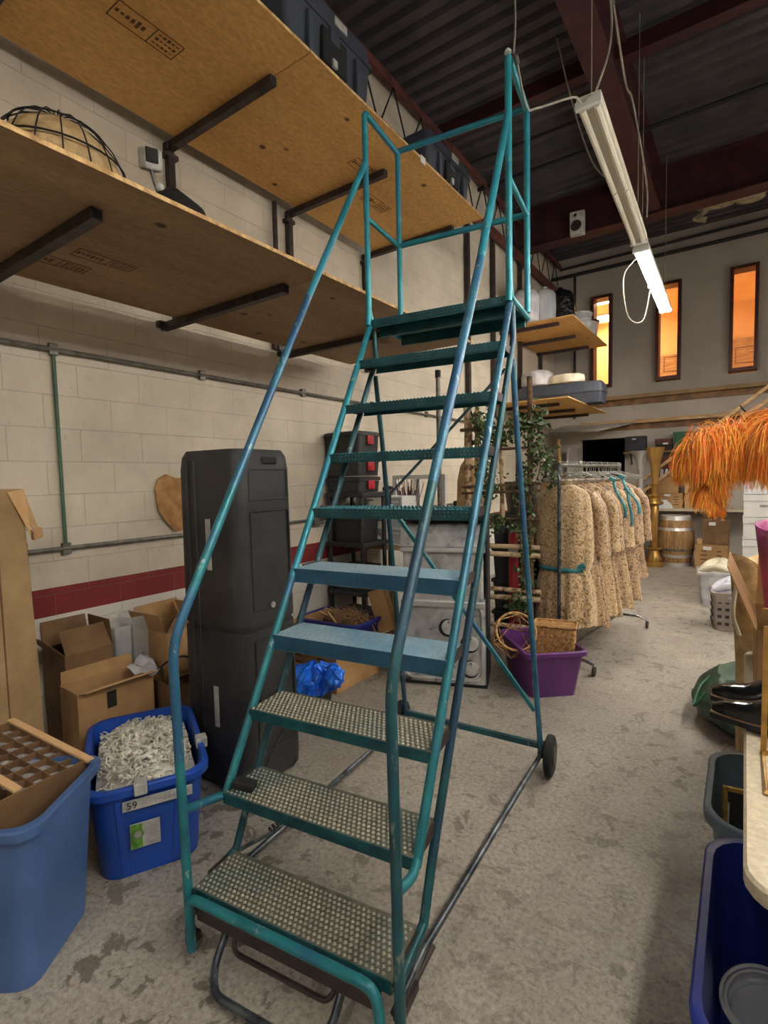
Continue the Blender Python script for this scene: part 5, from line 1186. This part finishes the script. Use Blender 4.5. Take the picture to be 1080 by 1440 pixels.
# awning over the doorway
t_ = thing('door_canopy', 'pale translucent sheet canopy sloping over the dark doorway', 'canopy', (-2.45, 11.36, 2.62)); b = MB(); b.grid([[V((-.75, -.02, .05)), V((.75, -.02, .03))], [V((-.80, -.9, -.14)), V((.15, -.9, -.17))]]); b.build('sheet', 'tape_white', t_, solid=.008)
b = MB(); b.tube([(-.80, -.9, -.15), (.15, -.9, -.18)], .015, 6); b.build('front_bar', 'galv', t_)
t_ = thing('open_door', 'pale door leaf standing open at the left of the dark doorway', 'door', (-2.86, 11.36, 0)); b = MB(); b.box((-.03, -.40, 1.10), (.04, .78, 2.18)); dl = b.build('door_leaf', 'drywall', t_); b = MB(); b.sph((.01, -.70, 1.0), .03); b.build('door_knob', 'galv', dl, True)
t_ = thing('wood_post', 'weathered wooden post propped beside the dark doorway', 'post', (-3.05, 10.60, 0)); b = MB(); b.tube([(0, 0, 0), (.02, .02, 1.3), (-.04, .05, 2.35)], [.05, .045, .04], 8); b.build('post', 'pine', t_, True); b = MB(); b.box((0, 0, .03), (.14, .14, .06)); b.build('foot', 'wood_mid', t_)
fbox('dim grey box on the floor inside the left corner by the doorway', -2.9, 9.9, 0, .5, 1.5, .5, 'card_dark', label_=False)
# banker boxes
for i in range(6):
    t_ = thing('file_box', 'white lidded file box in the stack at the right edge, %s' % ('bottom one', 'second from the floor', 'third from the floor', 'fourth from the floor', 'fifth from the floor', 'top one')[i], 'box', (.20, 7.72, .02 + .270 * i), group='stacked white file boxes')
    b = MB(); b.box((0, 0, .12), (.40, .38, .24)); b.build('body', 'white', t_); b = MB(); b.box((0, 0, .225), (.415, .395, .075)); b.build('lid', 'white', t_, bevel=.003); b = MB(); b.box((0, -.1915, .13), (.09, .004, .028)); b.build('hand_hole', 'faint_ink', t_)
fbox('brown cardboard box beyond the white file boxes', .30, 8.5, 0, .6, 1.2, .5, 'card_dark', label_=False)
# linen baskets
def linen_tub(label, c, wx, wy, h, ml, mb, seed, holes):
    T = tote('laundry_basket', label, 'basket', c, rad(6), wx, wy, h, mb, .04, .85, .012, ribs=not holes)
    if holes:
        b = MB()
        for i in range(5):
            for j in range(4): b.box((-wx * .33 + wx * .165 * i, -wy * .465 - .0, .07 + j * .075), (.035, .012, .03))
            for j in range(4): b.box((-wx * .48, -wy * .3 + wy * .15 * i, .07 + j * .075), (.012, .035, .03))
        b.build('slots', 'dark_steel', T); b = MB(); b.tube(fillet([(wx * .18, -wy * .5, h * .8), (wx * .18, -wy * .53, h * .45), (wx * .5, -wy * .53, h * .45), (wx * .5, -wy * .5, h * .8)], .05), .012, 6); b.build('handle', 'white', T)
    random.seed(seed); ph = random.random() * 5; t_ = thing('linens', 'heap of %s linens %s' % (('cream', 'in the farther basket') if not holes else ('white', 'spilling over the nearer slotted basket')), 'linens', (c[0], c[1], h - .05)); b = MB(); rows = []
    for i in range(10):
        f = i / 9; rr = (1 - f) ** .6
        rows.append([V((wx * .56 * rr * cos(a) * (1 + .06 * sin(4 * a + ph)), wy * .56 * rr * sin(a), (.02 + .17 * f + .03 * sin(3 * a + ph + 5 * f) - (.10 * max(0, sin(a * 2 + ph)) if i == 0 else 0)))) for a in [2 * pi * k / 30 for k in range(30)]])
    b.loft(rows); b.build('folds', ml, t_, True, sub=1); b = MB(); b.tube(catmull([(-wx * .45, -wy * .3, .03), (-wx * .1, -wy * .45, .12), (wx * .3, -wy * .35, .06)], 6), .035, 8); b.build('rolled_fold', ml, t_, True)
linen_tub('grey tub holding cream linens on the floor down the aisle', (-.22, 7.62, 0), .48, .44, .42, 'linen', 'bag_white', 3, False)
linen_tub('slotted brownish laundry basket with white linens, nearer one in the aisle', (-.07, 6.50, 0), .40, .36, .40, 'linen_white', 'grey_basket', 6, True)

# ================================================================== RIGHT SIDE TABLE
TX0, TX1, TY0, TY1, TZ = .016, .78, 1.335, 3.20, .74
t_ = thing('folding_table', 'cream speckled folding table along the right edge of the view, rounded corner', 'table', ((TX0 + TX1) / 2, (TY0 + TY1) / 2, 0)); b = MB(); b.loft([rrect(TX1 - TX0 - .01, TY1 - TY0 - .01, .08, TZ - .045), rrect(TX1 - TX0, TY1 - TY0, .085, TZ - .038), rrect(TX1 - TX0, TY1 - TY0, .085, TZ - .008), rrect(TX1 - TX0 - .014, TY1 - TY0 - .014, .08, TZ)]); b.build('table_top', 'table', t_, True)
for sy in (-1, 1):
    b = MB(); b.tube(fillet([(.12, sy * .70, TZ - .05), (.12, sy * .72, .02), (.33, sy * .72, .02), (.33, sy * .70, TZ - .05)], .04), .014, 8); b.build('leg', 'galv', t_, True)
# shoes
def shoe(label, loc, rz):
    t_ = thing('dress_shoe', label, 'shoe', loc, rz, 'black dress shoes on the table'); Ls = .305
    def hwid(f): return .024 + .030 * sin(min(1, f * 2.2) * pi / 2) * (1 - .28 * math.exp(-((f - .62) / .16) ** 2)) * (1 if f < .92 else sqrt(max(.05, 1 - ((f - .92) / .085) ** 2)))
    def loop(z, g, N=16):
        P = []
        for i in range(N): f = i / (N - 1); P.append(V((-Ls / 2 + Ls * f * 1.0, (hwid(f) + g), z)))
        for i in range(N - 1, -1, -1): f = i / (N - 1); P.append(V((-Ls / 2 + Ls * f, -(hwid(f) + g) * .95, z)))
        return P
    def scl(P, k, dx=0): return [V(((p.x - dx) * k[0] + dx, p.y * k[1], p.z)) for p in P]
    b = MB(); b.loft([scl(loop(.008, .004), (1.02, 1)), scl(loop(.022, .005), (1.03, 1))]); sl = b.build('sole', 'rubber', t_, True)
    b = MB(); b.loft([scl(loop(.0225, .003), (1.02, 1)), scl(loop(.0255, .003), (1.02, 1))]); b.build('welt', 'welt', sl, True)
    b = MB(); b.box((Ls / 2 - .045, 0, .004), (.075, .062, .022)); b.build('heel', 'rubber', t_, bevel=.008)
    rows = []
    for i in range(15):
        f = i / 14; x = -Ls / 2 + Ls * f; hw = max(.006, hwid(f) * (.75 if f < .03 else 1)); top = .045 + .018 * sin(min(1, f * 3) * pi / 2) + .045 * max(0, min(1, (f - .32) / .25)) ** 1.2
        if f < .04: top = .04
        row = []
        for k in range(13):
            a = pi * k / 12; s_ = cos(a); row.append(V((x, hw * (abs(s_) ** .7) * (1 if s_ > 0 else -1) * (1 - .15 * sin(a)), .026 + (top - .026) * sin(a) ** .75)))
        rows.append(row)
    b = MB(); b.grid(rows); b.face(rows[0]); b.face(rows[-1]); b.build('upper', 'leather', t_, True, sub=1)
    b = MB(); b.loft([[V((.06 + .075 * cos(a), .024 * sin(a), .101 + .008 * cos(a))) for a in [2 * pi * k / 20 for k in range(20)]], [V((.06 + .068 * cos(a), .019 * sin(a), .103 + .008 * cos(a))) for a in [2 * pi * k / 20 for k in range(20)]]]); b.build('opening', 'rubber', t_, True)
    b = MB()
    for k in range(4): b.tube([(-.030 + .014 * k, -.016, .064 + .007 * k), (-.028 + .014 * k, 0, .071 + .007 * k), (-.030 + .014 * k, .016, .064 + .007 * k)], .0022, 5)
    b.build('laces', 'leather', t_); return t_
shoe('polished black dress shoe on the table edge, the one nearer the camera', (.095, 2.20, TZ + .010), rad(-5)).scale = (1.15, 1.25, 1.3)
shoe('polished black dress shoe on the table edge, behind its mate', (.085, 2.385, TZ + .010), rad(2)).scale = (1.15, 1.25, 1.3)
# gilt display frame
t_ = thing('gilt_frame_stand', 'open gilt metal display frame standing on the table edge by the shoes', 'display stand', (.068, 2.02, TZ)); 
for (x, y) in ((0, 0), (.30, 0), (0, -.26), (.30, -.26)):
    if (x, y) == (0, -.26): continue
    b = MB(); b.box((x, y, .21), (.016, .016, .42)); b.build('post', 'gold_frame', t_)
for z in (.008, .412):
    b = MB(); b.tube([(0, 0, z), (.30, 0, z), (.30, -.26, z), (.0, -.26 if z < .1 else 0, z)][:4] if z < .1 else [(0, 0, z), (.30, 0, z), (.30, -.26, z)], .009, 4, closed=(z < .1)); b.build('rail', 'gold_frame', t_)
# cardboard box with flaps on the table
t_ = carton('open cardboard box with tall flaps standing on the table behind the shoes', (.27, 2.86, TZ + .001), 0, .44, .52, .26, 'card', flaps=(1, 1, 1, 1), fang=(1.8, 1.95, 1.5, 2.6), flen=.27)
# pink garment roll
t_ = thing('fabric_roll', 'magenta satin roll with a cream lining standing in the open box', 'fabric', (.19, 2.88, TZ + .01)); b = MB(); rows = []
for i in range(8):
    f = i / 7; rows.append([V(((.075 + .06 * f) * cos(a) * (1 + .10 * sin(6 * a + 2) * f), (.09 + .03 * f) * sin(a), .04 + .62 * f + .02 * sin(3 * a) * f)) for a in [2 * pi * k / 40 for k in range(40)]])
b.loft(rows, True, False); b.build('satin', 'pink', t_, True, solid=.004); b = MB(); b.grid([[V(((.025 + .085 * f) * cos(7 * f), (.02 + .07 * f) * sin(7 * f), .50)), V(((.025 + .09 * f) * cos(7 * f), (.02 + .08 * f) * sin(7 * f), .69 + .01 * sin(9 * f)))] for f in [k / 40 for k in range(41)]]); b.build('lining', 'linen', t_, True, solid=.006)
t_ = thing('canvas_bag', 'beige and tan canvas bag slumped beside the magenta roll', 'bag', (.045, 3.34, 0)); random.seed(14); b = MB(); rows = []
for i in range(9):
    f = i / 8; rows.append([V(((.05 + .05 * f) * cos(a) * (1 + .15 * sin(3 * a + 3 * f)), .10 * sin(a), 1.19 * f + .03 * sin(2 * a) * f)) for a in [2 * pi * k / 24 for k in range(24)]])
b.loft(rows); b.build('body', 'burlap', t_, True); b = MB(); b.tube(catmull([(-.06, -.10, 1.12), (-.08, -.12, .92), (-.05, -.12, .80)], 6), .010, 6); b.build('strap', 'linen', t_, True)
b = MB(); b.box((.12, .1, .0), (.26, .34, .84)); o = b.build('storage_box', 'bag_white', None, bevel=.01); o.location = (.05, 3.42, .42); o.location = (.12, 3.62, .42); tag(o, 'pale grey box standing behind the beige canvas bag on the right', 'box'); 
# green bag on the floor
t_ = thing('nylon_bag', 'dark green nylon bag slumped on the floor by the table', 'bag', (-.02, 4.12, 0)); random.seed(6); b = MB(); rows = []
for i in range(13):
    f = i / 12; q = sin(min(1, .25 + f * 2.4) * pi / 2) * (1 if f < .55 else (1 - (f - .55) * 1.25)); rows.append([V((.235 * q * cos(a) * (1 + .07 * sin(5 * a + 7 * f) + .04 * sin(9 * a - 8 * f)), .46 * q * sin(a) * (1 + .05 * sin(4 * a + 5 * f)), .30 * f + .02 * sin(6 * a + 4 * f) * f)) for a in [2 * pi * k / 40 for k in range(40)]])
b.loft(rows); b.build('body', 'green_cloth', t_, True); b = MB(); b.tube(catmull([(-.16, -.25, .22), (-.22, -.30, .14), (-.20, -.10, .20), (-.12, .05, .27)], 8), .010, 6); b.build('drawstring', 'green_pl', t_, True)
# bins under the table
T5 = tote('storage_tote', 'slate grey plastic bin half under the table with a gilt picture frame inside', 'tote', (.20, 2.36, 0), rad(0), .56, .58, .43, 'bin_grey', .12, .86, .02, ribs=False)
b = MB(); b.box((-.225, -.06, .33), (.006, .05, .10)); b.build('grip_label', 'tape_white', T5, bevel=.01)
t_ = thing('picture_frame', 'gilt picture frame standing in the slate grey bin', 'picture frame', (.10, 2.32, .04), rot=(rad(-12), rad(0), rad(8))); b = MB()
for s in (-1, 1): b.box((s * .13, 0, .19), (.018, .018, .38))
for z in (.009, .371): b.box((0, 0, z), (.242, .018, .018))
b.build('frame', 'gold_frame', t_, bevel=.003); b = MB(); b.box((0, .004, .19), (.242, .006, .344)); b.build('picture', 'void', t_)
T6 = tote('storage_tote', 'navy blue plastic bin below the table corner holding clear plastic lids', 'tote', (.22, 1.60, 0), rad(0), .56, .80, .44, 'bin_navy', .13, .90, .02, ribs=False)
for i, (x, y, z) in enumerate(((.08, 1.62, .20), (.17, 1.50, .17))):
    t_ = thing('clear_container', ['round clear plastic lid in the navy bin, the upper one', 'round clear plastic lid in the navy bin, the lower one'][i], 'lid', (x, y, z), rot=(rad(14), rad(-18), 0)); b = MB(); b.lathe([(.085, 0), (.095, .012), (.09, .05), (.08, .055)], seg=36, cap=False); b.build('wall', 'clear_pl', t_, True, solid=.003)
    b = MB(); b.tube([(.094 * cos(a), .094 * sin(a), .055) for a in [2 * pi * k / 36 for k in range(36)]], .005, 6, closed=True); b.build('rim', 'clear_pl', t_, True); b = MB(); b.lathe([(.084, 0), (.084, .003)], seg=36); b.build('disc', 'clear_pl', t_, True)
t_ = thing('plastic_bag', 'crinkled clear plastic bag of small items at the near end of the navy bin', 'bag', (.10, 1.33, .03)); random.seed(18); b = MB(); b.sph((0, 0, .15), .15, (.75, .75, .9), 22, 14)
for v in b.bm.verts: v.co += V((random.random() - .5, random.random() - .5, random.random() - .5)) * .03
b.build('film', 'clear_pl', t_, True); b = MB(); b.sph((0, 0, .13), .12, (.8, .8, .9), 16, 10); b.build('contents', 'bag_white', t_, True)
# orange ostrich plumes
def plume(name, label, loc, spine, n, lmin, lmax, seed, fall):
    random.seed(seed); o0 = V(loc); t_ = thing(name, label, 'feather', loc, group='orange ostrich plumes'); P = catmull(spine, 16); b = MB(); b.tube([p - o0 for p in P], [.0065 - .0045 * i / len(P) for i in range(len(P))], 6); b.build('quill', 'f_hi', t_, True)
    hi, lo = MB(), MB(); N = len(P)
    for i in range(n):
        f = random.random(); q = f * (N - 1); j = min(int(q), N - 2); p = P[j].lerp(P[j + 1], q - j) - o0; tg = (P[j + 1] - P[j]).normalized()
        side = 1 if random.random() < .5 else -1; out = tg.cross(V((0, 0, 1))).normalized() * side
        ln = (lmin + (lmax - lmin) * sin(pi * min(1, f * .9 + .12)) ** .6) * random.uniform(.65, 1.1); d0 = (out * random.uniform(.10, 1.0) + tg * random.uniform(-.1, .55) + V((0, 0, random.uniform(-.1, .45)))).normalized()
        pts = [p]; d = d0.copy(); st = ln / 7; curl = random.uniform(-.25, .25)
        for k in range(7):
            d = (d + V((tg.x * curl * .3, tg.y * curl * .3, -fall * (.28 + .10 * k)))).normalized(); p = p + d * st; p = p + V((random.gauss(0, .002), random.gauss(0, .002), 0)); pts.append(p)
        wd = random.uniform(.0012, .0026); tgt = hi if random.random() < .62 else lo; sd = V((random.gauss(0, 1), random.gauss(0, 1), random.gauss(0, .3))).normalized()
        tgt.grid([[q_ - sd * wd * (1 - .6 * k / 7), q_ + sd * wd * (1 - .6 * k / 7)] for k, q_ in enumerate(pts)])
        if i % 3 == 0:
            for k in range(3, 7):
                for s in (-1, 1): e = pts[k] + (sd * s * .008 + (pts[k] - pts[k - 1]) * .7); lo.face([pts[k], pts[k] + V((0, 0, .0012)), e])
    o = hi.build('barbs', 'f_hi', t_); o['kind'] = 'stuff'; o = lo.build('under_barbs', 'f_lo', t_); o['kind'] = 'stuff'
    return t_
plume('ostrich_plume', 'bright orange ostrich plume arching left over the table', (.20, 2.45, 1.66), [(.20, 2.45, 1.66), (.06, 2.42, 1.78), (-.06, 2.37, 1.815), (-.15, 2.33, 1.785), (-.20, 2.30, 1.70)], 4200, .07, .24, 71, 1.25)
plume('ostrich_plume', 'deep orange ostrich plume hanging at the right edge of the view', (.24, 2.36, 1.62), [(.26, 2.36, 1.62), (.18, 2.33, 1.80), (.10, 2.28, 1.84), (.05, 2.25, 1.79)], 2800, .12, .30, 72, 1.25)
plume('ostrich_plume', 'drooping orange plume tip curling down below the other plumes', (.10, 2.42, 1.70), [(.10, 2.42, 1.70), (-.04, 2.38, 1.70), (-.11, 2.34, 1.62), (-.08, 2.32, 1.52)], 2200, .05, .14, 73, .8)
t_ = thing('plume_vase', 'tall white vase on the table holding the orange plumes', 'vase', (.33, 2.42, TZ)); b = MB(); b.lathe([(.07, 0), (.06, .1), (.035, .4), (.03, .7), (.045, .85), (.04, .85), (.02, .7)], seg=24); b.build('body', 'white', t_, True); b = MB(); b.tube([(-.10, 0, .90), (-.04, 0, .80), (0, 0, .60)], .006, 6); b.tube([(-.08, -.05, .87), (-.03, -.02, .78), (0, 0, .60)], .006, 6); b.build('quill_ends', 'linen', t_)
